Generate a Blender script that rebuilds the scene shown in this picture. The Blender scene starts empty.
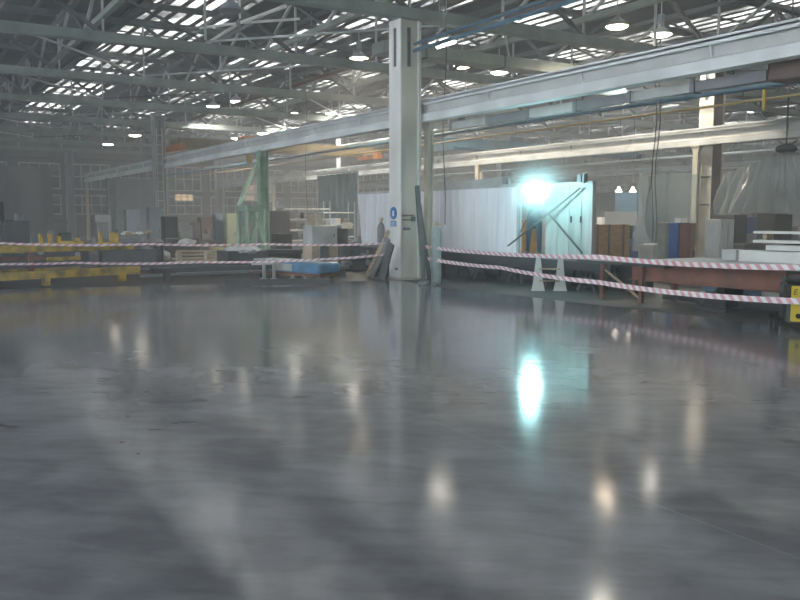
import bpy, bmesh, math, random
from mathutils import Vector, Matrix, Quaternion, noise
random.seed(7)
SC = bpy.context.scene
COL = SC.collection
R = math.radians
PI = math.pi

# ------------------------------------------------------------------ camera
CAMZ = 1.6
YAW, PITCH, FPX = R(148.3), R(5.75), 824.0
Fh = Vector((math.cos(YAW), math.sin(YAW), 0))
Rt = Vector((math.sin(YAW), -math.cos(YAW), 0))
FWD = Vector((Fh.x*math.cos(PITCH), Fh.y*math.cos(PITCH), -math.sin(PITCH)))
UP = Vector((Fh.x*math.sin(PITCH), Fh.y*math.sin(PITCH), math.cos(PITCH)))
cam = bpy.data.cameras.new('camera'); cam.lens = FPX/800*36; cam.sensor_width = 36
cam.clip_end = 500
camo = bpy.data.objects.new('camera', cam); COL.objects.link(camo)
camo.location = (0, 0, CAMZ); camo.rotation_euler = FWD.to_track_quat('-Z', 'Y').to_euler()
SC.camera = camo

def ray(px, py): return (Rt*(px-400) + UP*(300-py) + FWD*FPX)
def hit(px, py, z=None, X=None, Y=None):      # where a sight line meets a level, or an upright plane of the hall
    d = ray(px, py)
    if z is not None: k = (z-CAMZ)/d.z
    elif X is not None: k = X/d.x
    else: k = Y/d.y
    return Vector((0, 0, CAMZ)) + d*k
def at(px, t):                                # floor point t metres ahead of the camera, in the direction of a column of the picture
    d = Fh + Rt*((px-400)/828.0); return Vector((d.x*t, d.y*t, 0))

# ------------------------------------------------------------------ materials
MATS = {}
def nodes(name):
    m = bpy.data.materials.new(name); m.use_nodes = True
    nt = m.node_tree; nt.nodes.clear()
    out = nt.nodes.new('ShaderNodeOutputMaterial')
    return m, nt, out
def mat(name, col, rough=.6, metal=0.0, var=.18, scale=3.0, bump=0.0, stretch=(1, 1, 1), dirt=None, spec=.5):
    if name in MATS: return MATS[name]
    m, nt, out = nodes(name); N, L = nt.nodes.new, nt.links.new
    b = N('ShaderNodeBsdfPrincipled'); L(b.outputs[0], out.inputs[0])
    b.inputs['Metallic'].default_value = metal
    b.inputs['Specular IOR Level'].default_value = spec
    tc = N('ShaderNodeTexCoord'); mp = N('ShaderNodeMapping'); mp.inputs['Scale'].default_value = stretch
    L(tc.outputs['Object'], mp.inputs[0])
    n = N('ShaderNodeTexNoise'); n.inputs['Scale'].default_value = scale; n.inputs['Detail'].default_value = 6
    L(mp.outputs[0], n.inputs[0])
    cr = N('ShaderNodeValToRGB')
    d = dirt or [c*(1-var*1.6) for c in col]
    cr.color_ramp.elements[0].position = .3; cr.color_ramp.elements[0].color = (*d, 1)
    cr.color_ramp.elements[1].position = .62; cr.color_ramp.elements[1].color = (*[min(1, c*(1+var*.3)) for c in col], 1)
    L(n.outputs[0], cr.inputs[0]); L(cr.outputs[0], b.inputs['Base Color'])
    mr = N('ShaderNodeMapRange'); mr.inputs[3].default_value = max(.04, rough-.12); mr.inputs[4].default_value = min(1, rough+.12)
    L(n.outputs[0], mr.inputs[0]); L(mr.outputs[0], b.inputs['Roughness'])
    if bump:
        bp = N('ShaderNodeBump'); bp.inputs['Strength'].default_value = bump; bp.inputs['Distance'].default_value = .02
        L(n.outputs[0], bp.inputs['Height']); L(bp.outputs[0], b.inputs['Normal'])
    MATS[name] = m; return m
def emit(name, col, s):
    if name in MATS: return MATS[name]
    m, nt, out = nodes(name)
    e = nt.nodes.new('ShaderNodeEmission'); e.inputs[0].default_value = (*col, 1); e.inputs[1].default_value = s
    nt.links.new(e.outputs[0], out.inputs[0]); MATS[name] = m; return m

def math_node(nt, op, a, b=None, c=None):
    n = nt.nodes.new('ShaderNodeMath'); n.operation = op
    for i, v in enumerate((a, b, c)):
        if v is None: continue
        if isinstance(v, (int, float)): n.inputs[i].default_value = v
        else: nt.links.new(v, n.inputs[i])
    return n.outputs[0]

def polished_floor():
    m, nt, out = nodes('polished_concrete'); N, L = nt.nodes.new, nt.links.new
    b = N('ShaderNodeBsdfPrincipled'); L(b.outputs[0], out.inputs[0])
    tc = N('ShaderNodeTexCoord'); sp = N('ShaderNodeSeparateXYZ'); L(tc.outputs['Object'], sp.inputs[0])
    n1 = N('ShaderNodeTexNoise'); n1.inputs['Scale'].default_value = .45; n1.inputs['Detail'].default_value = 4; n1.inputs['Roughness'].default_value = .5; n1.inputs['Distortion'].default_value = .25
    mp = N('ShaderNodeMapping'); mp.inputs['Scale'].default_value = (1, 1.6, 1); mp.inputs['Rotation'].default_value = (0, 0, .9)
    L(tc.outputs['Object'], mp.inputs[0]); L(mp.outputs[0], n1.inputs[0])
    n2 = N('ShaderNodeTexNoise'); n2.inputs['Scale'].default_value = 1.9; n2.inputs['Detail'].default_value = 4; n2.inputs['Distortion'].default_value = .3
    L(tc.outputs['Object'], n2.inputs[0])
    m0 = N('ShaderNodeMapping'); m0.inputs['Rotation'].default_value = (0, 0, -R(50)); m3 = N('ShaderNodeMapping'); m3.inputs['Scale'].default_value = (.8, 2.4, 1)
    n3 = N('ShaderNodeTexNoise'); n3.inputs['Scale'].default_value = 2.4; n3.inputs['Detail'].default_value = 6; n3.inputs['Roughness'].default_value = .6; n3.inputs['Distortion'].default_value = .5
    L(tc.outputs['Object'], m0.inputs[0]); L(m0.outputs[0], m3.inputs[0]); L(m3.outputs[0], n3.inputs[0])
    mx = math_node(nt, 'ADD', math_node(nt, 'ADD', math_node(nt, 'MULTIPLY', n1.outputs[0], .45), math_node(nt, 'MULTIPLY', n2.outputs[0], .29)), math_node(nt, 'MULTIPLY', n3.outputs[0], .26))
    cr = N('ShaderNodeValToRGB'); e = cr.color_ramp.elements
    e[0].position = .38; e[0].color = (.112, .115, .128, 1)
    e[1].position = .60; e[1].color = (.260, .265, .290, 1)
    e.new(.48).color = (.172, .176, .194, 1)
    L(mx, cr.inputs[0])
    # sawn joints: along X every 6 m, along Y every 6 m
    def line(coord, pos, w):
        a = math_node(nt, 'ABSOLUTE', math_node(nt, 'SUBTRACT', coord, pos)); return math_node(nt, 'LESS_THAN', a, w)
    def rep(coord, off, per, w):
        a = math_node(nt, 'PINGPONG', math_node(nt, 'SUBTRACT', coord, off), per/2); return math_node(nt, 'LESS_THAN', a, w)
    j = math_node(nt, 'MAXIMUM', rep(sp.outputs[1], 3.55, 8.0, .006), rep(sp.outputs[0], -7.3, 9.0, .005))
    mc = N('ShaderNodeMix'); mc.data_type = 'RGBA'; L(math_node(nt, 'MULTIPLY', j, .4), mc.inputs[0]); L(cr.outputs[0], mc.inputs[6]); mc.inputs[7].default_value = (.30, .30, .30, 1)
    L(mc.outputs[2], b.inputs['Base Color'])
    mr = N('ShaderNodeMapRange'); mr.inputs[1].default_value = .3; mr.inputs[2].default_value = .7; mr.inputs[3].default_value = .10; mr.inputs[4].default_value = .14
    L(mx, mr.inputs[0]); L(mr.outputs[0], b.inputs['Roughness'])
    b.inputs['Specular IOR Level'].default_value = .85
    return m

def tape_mat(name, ax):
    m, nt, out = nodes(name); N, L = nt.nodes.new, nt.links.new
    b = N('ShaderNodeBsdfPrincipled'); L(b.outputs[0], out.inputs[0]); b.inputs['Roughness'].default_value = .35
    uv = N('ShaderNodeTexCoord'); sp = N('ShaderNodeSeparateXYZ'); L(uv.outputs['UV'], sp.inputs[0])
    s = math_node(nt, 'ADD', math_node(nt, 'MULTIPLY', sp.outputs[0], 5.6), math_node(nt, 'MULTIPLY', sp.outputs[1], .5))
    f = math_node(nt, 'GREATER_THAN', math_node(nt, 'FRACT', s), .52)
    mc = N('ShaderNodeMix'); mc.data_type = 'RGBA'; L(f, mc.inputs[0])
    mc.inputs[6].default_value = (.92, .88, .90, 1); mc.inputs[7].default_value = (.74, .38, .43, 1)
    L(mc.outputs[2], b.inputs['Base Color']); return m

def sheet_mat():
    m, nt, out = nodes('polythene'); N, L = nt.nodes.new, nt.links.new
    tr = N('ShaderNodeBsdfTransparent'); tr.inputs[0].default_value = (.80, .86, .88, 1)
    df = N('ShaderNodeBsdfDiffuse'); df.inputs[0].default_value = (.38, .42, .40, 1)
    tl = N('ShaderNodeBsdfTranslucent'); tl.inputs[0].default_value = (.42, .48, .48, 1)
    gl = N('ShaderNodeBsdfGlossy'); gl.inputs[1].default_value = .38
    a1 = N('ShaderNodeMixShader'); a1.inputs[0].default_value = .5; L(df.outputs[0], a1.inputs[1]); L(tl.outputs[0], a1.inputs[2])
    a2 = N('ShaderNodeMixShader'); a2.inputs[0].default_value = .14; L(a1.outputs[0], a2.inputs[1]); L(gl.outputs[0], a2.inputs[2])
    a3 = N('ShaderNodeMixShader'); a3.inputs[0].default_value = .42; L(tr.outputs[0], a3.inputs[1]); L(a2.outputs[0], a3.inputs[2])
    L(a3.outputs[0], out.inputs[0]); return m
def skyglass():
    m, nt, out = nodes('wired_glass'); N, L = nt.nodes.new, nt.links.new
    tr = N('ShaderNodeBsdfTransparent')
    tc = N('ShaderNodeTexCoord'); n = N('ShaderNodeTexNoise'); n.inputs['Scale'].default_value = .6; n.inputs['Detail'].default_value = 5; L(tc.outputs['Object'], n.inputs[0])
    cr = N('ShaderNodeValToRGB'); cr.color_ramp.elements[0].position = .38; cr.color_ramp.elements[0].color = (.22, .22, .21, 1); cr.color_ramp.elements[1].position = .6; cr.color_ramp.elements[1].color = (.60, .60, .57, 1)
    L(n.outputs[0], cr.inputs[0]); L(cr.outputs[0], tr.inputs[0])
    gl = N('ShaderNodeBsdfGlossy'); gl.inputs[1].default_value = .3
    a = N('ShaderNodeMixShader'); a.inputs[0].default_value = .06; L(tr.outputs[0], a.inputs[1]); L(gl.outputs[0], a.inputs[2]); L(a.outputs[0], out.inputs[0]); return m
def clear():
    m, nt, out = nodes('clear_glass'); tr = nt.nodes.new('ShaderNodeBsdfTransparent'); tr.inputs[0].default_value = (.9, .94, .95, 1)
    gl = nt.nodes.new('ShaderNodeBsdfGlossy'); a = nt.nodes.new('ShaderNodeMixShader'); a.inputs[0].default_value = .06
    nt.links.new(tr.outputs[0], a.inputs[1]); nt.links.new(gl.outputs[0], a.inputs[2]); nt.links.new(a.outputs[0], out.inputs[0]); return m
def volume(name, col, dens, aniso=.3, falloff=None):
    m, nt, out = nodes(name); N, L = nt.nodes.new, nt.links.new
    v = N('ShaderNodeVolumeScatter'); v.inputs['Color'].default_value = (*col, 1); v.inputs['Density'].default_value = dens; v.inputs['Anisotropy'].default_value = aniso
    if falloff:
        tc = N('ShaderNodeTexCoord'); vl = N('ShaderNodeVectorMath'); vl.operation = 'LENGTH'; L(tc.outputs['Object'], vl.inputs[0])
        k = math_node(nt, 'MAXIMUM', math_node(nt, 'SUBTRACT', 1.0, math_node(nt, 'DIVIDE', vl.outputs['Value'], falloff)), 0.0)
        L(math_node(nt, 'MULTIPLY', math_node(nt, 'POWER', k, 2.0), dens), v.inputs['Density'])
    L(v.outputs[0], out.inputs['Volume']); return m

M = dict(
 slab=polished_floor(),
 yard=mat('rough_floor', (.06, .056, .054), .7, var=.35, scale=1.3, bump=.3),
 wall=mat('grey_green_wall', (.19, .175, .165), .85, var=.3, scale=.35),
 wall2=mat('wall_cladding', (.22, .21, .20), .8, var=.3, scale=.5, stretch=(1, 1, .3)),
 deck=mat('roof_deck', (.05, .05, .052), .85, var=.3, scale=.8),
 chord=mat('grey_green_steel', (.26, .30, .27), .55, var=.2, scale=1.5),
 truss=mat('dark_steel', (.10, .105, .11), .6, var=.25, scale=2),
 pale=mat('pale_steel', (.50, .53, .54), .5, var=.15, scale=1.2, dirt=(.34, .36, .36)),
 runway=mat('runway_paint', (.80, .84, .85), .5, var=.15, scale=.9, dirt=(.62, .65, .65)),
 runweb=mat('runway_web_paint', (.62, .63, .61), .6, var=.15, scale=.9),
 white=mat('white_paint', (.86, .86, .84), .55, var=.1, scale=1.4, dirt=(.70, .69, .64), stretch=(1, 1, .3)),
 tan=mat('dirty_cream_paint', (.56, .52, .46), .65, var=.22, scale=1.4, dirt=(.40, .36, .29), stretch=(1, 1, .3)),
 cream=mat('cream_paint', (.58, .56, .47), .6, var=.12, scale=1.6, dirt=(.42, .38, .3)),
 brown=mat('red_brown_paint', (.17, .11, .095), .6, var=.25, scale=2),
 rust=mat('rusty_steel', (.24, .10, .065), .75, var=.35, scale=3, dirt=(.11, .065, .05)),
 green=mat('pale_green_paint', (.30, .46, .36), .55, var=.18, scale=2),
 yellow=mat('yellow_paint', (.62, .43, .07), .55, var=.3, scale=4, dirt=(.22, .16, .05)),
 orange=mat('orange_paint', (.50, .18, .05), .6, var=.2, scale=2),
 blue=mat('blue_paint', (.04, .12, .38), .5, var=.2, scale=2),
 lblue=mat('light_blue_sheet', (.22, .42, .58), .5, var=.2, scale=2),
 conduit=mat('blue_grey_pipe', (.09, .17, .24), .45, var=.2, scale=2),
 bpipe=mat('teal_pipe', (.06, .22, .32), .45, var=.2, scale=2),
 ypipe=mat('ochre_pipe', (.42, .32, .14), .5, var=.2, scale=2),
 alu=mat('brushed_aluminium', (.90, .90, .95), .45, .1, var=.08, scale=2.2, stretch=(3, 3, .25)),
 alu2=mat('dull_aluminium', (.42, .46, .44), .5, .1, var=.15, scale=2.2, stretch=(3, 3, .4)), black=mat('black_steel', (.03, .032, .035), .55, var=.3, scale=3),
 grey=mat('grey_enamel', (.22, .225, .235), .5, var=.15, scale=2),
 lgrey=mat('light_grey_enamel', (.50, .51, .50), .5, var=.12, scale=2, dirt=(.38, .38, .36)),
 bgrey=mat('blue_grey_enamel', (.20, .25, .30), .5, var=.15, scale=2),
 pgreen=mat('sage_enamel', (.36, .42, .28), .55, var=.15, scale=2),
 wood=mat('raw_timber', (.52, .40, .26), .75, var=.25, scale=5, stretch=(1, 1, 6)),
 ply=mat('plywood', (.42, .25, .12), .7, var=.2, scale=4, stretch=(1, 1, 5)),
 boardw=mat('white_board', (.78, .78, .75), .6, var=.06, scale=2),
 card=mat('cardboard', (.48, .38, .28), .8, var=.15, scale=3),
 bottle=mat('grey_cylinder_paint', (.33, .37, .36), .45, var=.2, scale=4),
 brass=mat('brass', (.5, .38, .15), .35, .8, var=.1),
 rubber=mat('rubber', (.02, .02, .02), .8, var=.2),
 glassd=mat('dirty_pane', (.15, .17, .17), .25, var=.3, scale=1.0),
 rag=mat('pale_cloth', (.6, .6, .6), .9, var=.15, scale=6),
 cloth=mat('navy_workwear', (.03, .06, .10), .85, var=.25, scale=8),
 skin=mat('skin', (.42, .26, .19), .6, var=.1, scale=8),
 glove=mat('leather_glove', (.30, .22, .13), .8, var=.2, scale=8),
 signb=mat('sign_blue', (.03, .16, .50), .4, var=.05),
 signw=mat('sign_white', (.82, .82, .82), .4, var=.03),
 yel2=mat('welder_yellow', (.85, .68, .06), .4, var=.06, scale=3),
 tapex=tape_mat('barrier_tape_film', 0), sheet=sheet_mat(), sky=skyglass(), clear=clear(),
 lens=emit('lamp_warm', (1, .80, .55), 12), lensc=emit('lamp_white', (1, .93, .80), 10), lensf=emit('lamp_far', (1, .90, .75), 9),
 arc=emit('arc', (.55, 1, 1), 22), winl=emit('lit_window', (1, .72, .42), .55), winc=emit('lit_window_dim', (.8, .62, .5), .28),
)

# ------------------------------------------------------------------ mesh helpers
class B:
    def __init__(s): s.bm = bmesh.new()
    def box(s, c, d, rot=None, bev=0):
        m = Matrix.Translation(Vector(c))
        if rot is not None: m = m @ (rot if isinstance(rot, Matrix) else Matrix.Rotation(rot, 4, 'Z'))
        m = m @ Matrix.Diagonal((*d, 1))
        r = bmesh.ops.create_cube(s.bm, size=1, matrix=m)
        if bev:
            es = list({e for v in r['verts'] for e in v.link_edges})
            bmesh.ops.bevel(s.bm, geom=es, offset=bev, segments=2, affect='EDGES', profile=.5)
        return s
    def bar(s, a, b, w, h=None):
        a, b = Vector(a), Vector(b); h = h or w; d = b-a
        if d.length < 1e-6: return s
        q = d.to_track_quat('Z', 'Y') if abs(d.normalized().z) > .99 else None
        if q: rot = q.to_matrix().to_4x4()
        else:
            z = d.normalized(); x = z.cross(Vector((0, 0, 1))).normalized(); y = x.cross(z)
            rot = Matrix((x, y, z)).transposed().to_4x4()
        bmesh.ops.create_cube(s.bm, size=1, matrix=Matrix.Translation((a+b)/2) @ rot @ Matrix.Diagonal((w, h, d.length, 1)))
        return s
    def cyl(s, a, b, r, r2=None, n=12):
        a, b = Vector(a), Vector(b); d = b-a; r2 = r if r2 is None else r2
        bmesh.ops.create_cone(s.bm, cap_ends=True, segments=n, radius1=r, radius2=max(r2, 1e-4), depth=d.length,
            matrix=Matrix.Translation((a+b)/2) @ d.to_track_quat('Z', 'Y').to_matrix().to_4x4()); return s
    def tube(s, pts, r, n=8):
        for a, b in zip(pts, pts[1:]): s.cyl(a, b, r, n=n)
        return s
    def lathe(s, prof, n=20, c=(0, 0, 0)):
        rings = []
        for r, z in prof:
            rings.append([s.bm.verts.new((c[0]+r*math.cos(2*PI*i/n), c[1]+r*math.sin(2*PI*i/n), c[2]+z)) for i in range(n)])
        for a, b in zip(rings, rings[1:]):
            for i in range(n): s.bm.faces.new((a[i], a[(i+1) % n], b[(i+1) % n], b[i]))
        if prof[0][0] > 1e-3: s.bm.faces.new(rings[0][::-1])
        if prof[-1][0] > 1e-3: s.bm.faces.new(rings[-1])
        return s
    def prism(s, pts, ax, a, b):      # outline in the two other axes, extruded along axis ax from a to b
        def v(p, k):
            q = [0, 0, 0]; o = [i for i in range(3) if i != ax]; q[o[0]] = p[0]; q[o[1]] = p[1]; q[ax] = k; return s.bm.verts.new(q)
        A = [v(p, a) for p in pts]; Bv = [v(p, b) for p in pts]; n = len(pts)
        s.bm.faces.new(A); s.bm.faces.new(Bv[::-1])
        for i in range(n): s.bm.faces.new((A[i], Bv[i], Bv[(i+1) % n], A[(i+1) % n]))
        return s
    def ball(s, c, r, sx=1, sy=1, sz=1, sub=2, jit=0):
        q = bmesh.ops.create_icosphere(s.bm, subdivisions=sub, radius=1, matrix=Matrix.Translation(Vector(c)) @ Matrix.Diagonal((r*sx, r*sy, r*sz, 1)))
        if jit:
            for v in q['verts']: v.co += Vector((random.uniform(-1, 1), random.uniform(-1, 1), random.uniform(-1, 1)))*jit*r
        return s
    def make(s, name, m, parent=None, loc=None, smooth=False):
        bmesh.ops.recalc_face_normals(s.bm, faces=s.bm.faces)
        me = bpy.data.meshes.new(name); s.bm.to_mesh(me); s.bm.free()
        me.materials.append(m if not isinstance(m, str) else M[m])
        if smooth:
            for p in me.polygons: p.use_smooth = True
            try: me.set_sharp_from_angle(angle=R(40))
            except Exception: pass
        o = bpy.data.objects.new(name, me); COL.objects.link(o)
        if parent is not None: o.parent = parent
        if loc is not None: o.location = loc
        return o
def tag(o, label=None, cat=None, group=None, kind=None):
    if label: o['label'] = label
    if cat: o['category'] = cat
    if group: o['group'] = group
    if kind: o['kind'] = kind
    return o
def thing(name, label, cat, loc=(0, 0, 0), group=None, rz=0):
    o = bpy.data.objects.new(name, None); COL.objects.link(o); o.location = loc; o.rotation_euler = (0, 0, rz); o.empty_display_size = .2
    return tag(o, label, cat, group)
def struct(o): o['kind'] = 'structure'; return o
def kids(o): return [c for c in bpy.data.objects if c.parent == o]
def dup(o, parent=None, loc=None, label=None):
    c = o.copy(); COL.objects.link(c)
    if parent is not None: c.parent = parent
    if loc is not None: c.location = loc
    if label: c['label'] = label
    for k in kids(o): dup(k, c)
    return c
def rep(o, parent, locs, rz=None):
    for i, l in enumerate(locs):
        c = o.copy(); COL.objects.link(c); c.parent = parent; c.location = l

# ------------------------------------------------------------------ the hall
X0, X1, Y0, Y1, ZR = -72.0, 12.0, -13.0, 84.0, 9.0
slab = [(X1, 11.15), (-7, 11.1), (-12, 10.85), (-15.7, 10.6), (-17.7, 10.85), (-18.6, 8.0), (-20.1, 2.1), (-21.9, -5), (-24, Y0), (X1, Y0)]
b = B(); b.prism(slab, 2, -.02, .006); struct(b.make('floor', 'slab'))
b = B(); b.box(((X0+X1)/2, (Y0+Y1)/2, -.06), (X1-X0, Y1-Y0, .12)); struct(b.make('floor_workshop', 'yard'))
def wallbox(name, c, d, m='wall'): b = B(); b.box(c, d); return struct(b.make(name, m))
wallbox('wall_west', (X0-.15, (Y0+Y1)/2, ZR/2), (.3, Y1-Y0+.6, ZR))
wallbox('wall_east', (X1+.15, (Y0+Y1)/2, ZR/2), (.3, Y1-Y0+.6, ZR))
b = B(); SX0, SX1 = -34.0, 10.0
b.box(((X0+X1)/2, Y0-.15, 1.0), (X1-X0, .3, 2.0)); b.box(((X0+X1)/2, Y0-.15, (8.2+ZR)/2), (X1-X0, .3, ZR-8.2))
b.box(((X0+SX0)/2, Y0-.15, 5.1), (SX0-X0, .3, 6.2)); b.box(((X1+SX1)/2, Y0-.15, 5.1), (X1-SX1, .3, 6.2))
struct(b.make('wall_south', 'wall'))
b = B(); k = SX0
while k < SX1+.1: b.box((k, Y0-.15, 5.1), (.10, .12, 6.2)); k += 2.2
for z in (2.05, 3.6, 5.1, 6.6, 8.15): b.box(((SX0+SX1)/2, Y0-.15, z), (SX1-SX0, .12, .10))
sw = struct(b.make('window_90', 'grey'))
B().box(((SX0+SX1)/2, Y0-.17, 5.1), (SX1-SX0, .01, 6.2)).make('pane', 'clear', sw)
wallbox('wall_north', ((X0+X1)/2, Y1+.15, ZR/2), (X1-X0, .3, ZR), 'wall2')

# roof deck with glazed bands running along the bays
bands = []
y = 8.0
while y < Y1-6:
    bands += [(y, y+3.4), (y+6.2, y+9.6)]; y += 11.8
b = B(); prev = 8.0; bands0 = bands; NX = -11.0
near = [(-9.5, -6.1), (-3.8, -1.4)]  # unseen skylights added overhead to brighten the near floor
b.box(((X0+NX)/2-.15, (Y0-.3+8)/2, ZR+.03), (NX-X0+.3, 8.3-Y0, .06))
pv = Y0-.3
for a, c in near + [(8.0, None)]:
    b.box(((X1+NX)/2+.15, (pv+a)/2, ZR+.03), (X1-NX+.3, a-pv, .06)); pv = c
for a, c in near:
    w = struct(B().box(((X1+NX)/2, (a+c)/2, ZR-.01), (X1-NX, .12, .02)).make('window_%d' % (91+near.index((a, c))), 'truss'))
    B().box(((X1+NX)/2, (a+c)/2, ZR+.03), (X1-NX, c-a, .008)).make('pane', 'sky', w)
for a, c in bands + [(Y1+.3, None)]:
    if a-prev < .01: prev = c; continue
    b.box(((X0+X1)/2, (prev+a)/2, ZR+.03), (X1-X0+.6, a-prev, .06)); prev = c
ceiling = struct(b.make('ceiling', 'deck'))
for i, (a, c) in enumerate(bands):
    fr = B(); k = a+.10
    while k < c:
        fr.box(((X0+X1)/2, k, ZR+.006), (X1-X0, .23, .012)); k += .58
    xx = X0
    while xx < X1:
        wd = .9 if int(round((xx-X0)/2.33)) % 3 == 0 else .22
        fr.box((xx, (a+c)/2, ZR-.008), (wd, c-a, .014)); xx += 2.333
    w = struct(fr.make('window_%d' % (i+1), 'truss'))
    p = B(); p.box(((X0+X1)/2, (a+c)/2, ZR+.03), (X1-X0, c-a, .008)); p.make('pane', 'sky', w)
b = B(); b.box(((X0+X1)/2, 0, 0), (X1-X0-.1, .09, .16)); pu = b.make('purlin', 'truss', ceiling); pu.location = (0, -10, ZR-.12)
yy = -7.05; L_ = []
while yy < 75:
    L_.append((0, yy, ZR-.12)); yy += 2.95
rep(pu, ceiling, L_)

# ---- trusses across the hall (along Y)
ORD = ['nearest', 'second', 'third', 'fourth', 'fifth', 'sixth', 'seventh', 'eighth', 'ninth', 'tenth', 'eleventh', 'twelfth', 'thirteenth']
def cross_truss(x, label):
    t = thing('roof_truss', label, 'truss', (x, 0, 0), 'cross trusses under the roof')
    b = B()
    for s in (-1, 1): b.box((s*.14, (Y0+Y1)/2, 6.62), (.05, Y1-Y0-.1, .26))
    b.box((0, (Y0+Y1)/2, 6.74), (.3, Y1-Y0-.1, .03)); b.box((0, (Y0+Y1)/2, 6.50), (.3, Y1-Y0-.1, .03))
    b.make('bottom_chord', 'chord', t)
    b = B(); b.box((0, (Y0+Y1)/2, 8.72), (.22, Y1-Y0-.1, .14)); b.box((0, (Y0+Y1)/2, 8.62), (.05, Y1-Y0-.1, .1)); b.make('top_chord', 'truss', t)
    return t
PY = 2.95
def proto_brace(name, a, c, w, m, parent):
    b = B(); b.bar(a, c, w, w*.8); return b.make(name, m, parent)
t0 = cross_truss(-17.85, 'grey-green roof truss resting on the head of the main white column')
dg1 = proto_brace('diagonal', (0, 0, 6.7), (0, PY, 8.65), .12, 'truss', t0); dg1.location = (0, 11.3, 0)
dg2 = proto_brace('diagonal', (0, 0, 8.65), (0, PY, 6.7), .12, 'truss', t0); dg2.location = (0, 11.3+PY, 0)
vt = proto_brace('vertical', (0, 0, 6.7), (0, 0, 8.65), .07, 'pale', t0); vt.location = (0, 11.3, 0)
def fill_truss(t, first=False):
    k0 = -8 if first is False else -8
    for i in range(-8, 24):
        yb = 11.3+PY*i
        if yb+PY > Y1: break
        if not (t is t0 and i in (0, 1)):
            c = (dg1 if i % 2 == 0 else dg2).copy(); COL.objects.link(c); c.parent = t; c.location = (0, yb, 0)
        if not (t is t0 and i == 0):
            c = vt.copy(); COL.objects.link(c); c.parent = t; c.location = (0, yb, 0)
fill_truss(t0)
xs = [-10.85, -24.6, -31.6, -38.6, -45.6, -52.6, -59.6, -66.6]
labs = ['roof truss across the hall in front of the main column, closest of all',
 'roof truss in the next bay behind the main column', 'roof truss two bays behind the main column',
 'roof truss three bays behind the main column', 'roof truss four bays behind the main column',
 'roof truss five bays behind the main column', 'roof truss six bays behind the main column',
 'roof truss farthest back, in front of the end wall']
for x, l in zip(xs, labs): fill_truss(cross_truss(x, l))

# ---- longitudinal trusses on the column rows
def long_truss(y, label):
    t = thing('longitudinal_truss', label, 'truss', (0, y, 0), 'trusses along the column rows')
    b = B(); b.box((-29.9, 0, 7.2), (83.8, .16, .16)); b.make('bottom_chord', 'chord', t)
    b = B(); b.box((-29.9, 0, 8.4), (83.8, .16, .14)); b.make('top_chord', 'truss', t)
    return t
t1 = long_truss(11.3, 'lattice truss running along the roof over the main column row')
la = proto_brace('diagonal', (0, 0, 7.22), (2.33, 0, 8.38), .09, 'pale', t1); la.location = (-17.85, 0, 0)
lb = proto_brace('diagonal', (0, 0, 8.38), (2.33, 0, 7.22), .09, 'truss', t1); lb.location = (-15.52, 0, 0)
def fill_long(t, y):
    i = -23
    while -17.85+2.33*i < X1-3:
        if not (t is t1 and i in (0, 1)):
            c = (la if i % 2 == 0 else lb).copy(); COL.objects.link(c); c.parent = t; c.location = (-17.85+2.33*i, 0, 0)
        i += 1
fill_long(t1, 11.3)
for y, l in ((5.4, 'lattice truss along the roof left of the main column row'), (17.2, 'lattice truss along the roof midway between the two column rows'), (23.1, 'lattice truss along the roof over the column with the draped plastic'),
             (34.9, 'lattice truss along the roof over the third column row'), (46.7, 'lattice truss along the roof over the fourth column row')):
    fill_long(long_truss(y, l), y)

# white sway rods crossing above the left part of the picture
def rod(name, a, c, w, m, label, cat, group=None):
    b = B(); o = Vector(a); b.bar((0, 0, 0), Vector(c)-o, w, w); return tag(b.make(name, m, None, a), label, cat, group)
n0 = hit(240, 23, z=7.4)
st = thing('sway_bracing', 'white star of thin bracing rods meeting at a node high on the left', 'bracing', n0)
for e in ((286, 6), (200, 48)):
    p = hit(*e, Y=n0.y); B().bar((0, 0, 0), p-n0, .075).make('rod', 'white', st)
for e, xx in (((200, 28), n0.x-1.2), ((300, 19), n0.x+1.0)):
    p = hit(*e, X=xx); B().bar((0, 0, 0), p-n0, .065).make('rod', 'white', st)
B().bar((0, 0, 0), (0, 0, 1.2), .05).make('hanger', 'white', st)
B().ball((0, 0, 0), .13, sub=2).make('node_plate', 'truss', st)

tx = [-17.85, -24.6, -31.6, -38.6, -45.6, -52.6, -59.6]
for i, (xa, xb) in enumerate(zip(tx, tx[1:])):
    for k in range(7):
        ya = 2.45+5.9*k; yb_ = ya+5.9
        if k % 2: ya, yb_ = yb_, ya
        rod('wind_brace', (xa, ya, 6.82+.002*i), (xb, yb_, 6.82+.002*i), .055, 'pale' if (i+k) % 3 else 'truss', 'thin steel wind brace crossing flat between two neighbouring roof trusses', 'bracing', 'wind braces between the roof trusses')
# ---- runway beams (crane rails) along X
def runway(y, xa, xb, label, z=4.55, step=1.5, m='runway'):
    t = thing('crane_runway_beam', label, 'beam', (xa, y, 0), 'crane runway beams')
    Ln = xb-xa
    B().box((Ln/2, 0, z-.02), (Ln, .26, .035)).box((Ln/2, -.12, z-.05), (Ln, .02, .09)).make('top_flange', m, t)
    B().box((Ln/2, 0, z-.25), (Ln, .02, .44)).make('web', 'runweb', t)
    B().box((Ln/2, 0, z-.50), (Ln, .26, .03)).prism([(-.13, z-.49), (-.10, z-.32), (.0, z-.28), (.0, z-.49)], 0, 0, Ln).make('bottom_flange', m, t)
    B().box((Ln/2, 0, z+.03), (Ln, .06, .06)).make('rail', m, t)
    sb = B().prism([(-.125, z-.04), (-.01, z-.04), (-.01, z-.30), (-.03, z-.30)], 0, -.012, .012).make('stiffener', m, t); sb.location = (.4, 0, 0)
    n = int(Ln/step); rep(sb, t, [(.4+step*i, 0, 0) for i in range(1, min(n, 60))])
    return t
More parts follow.
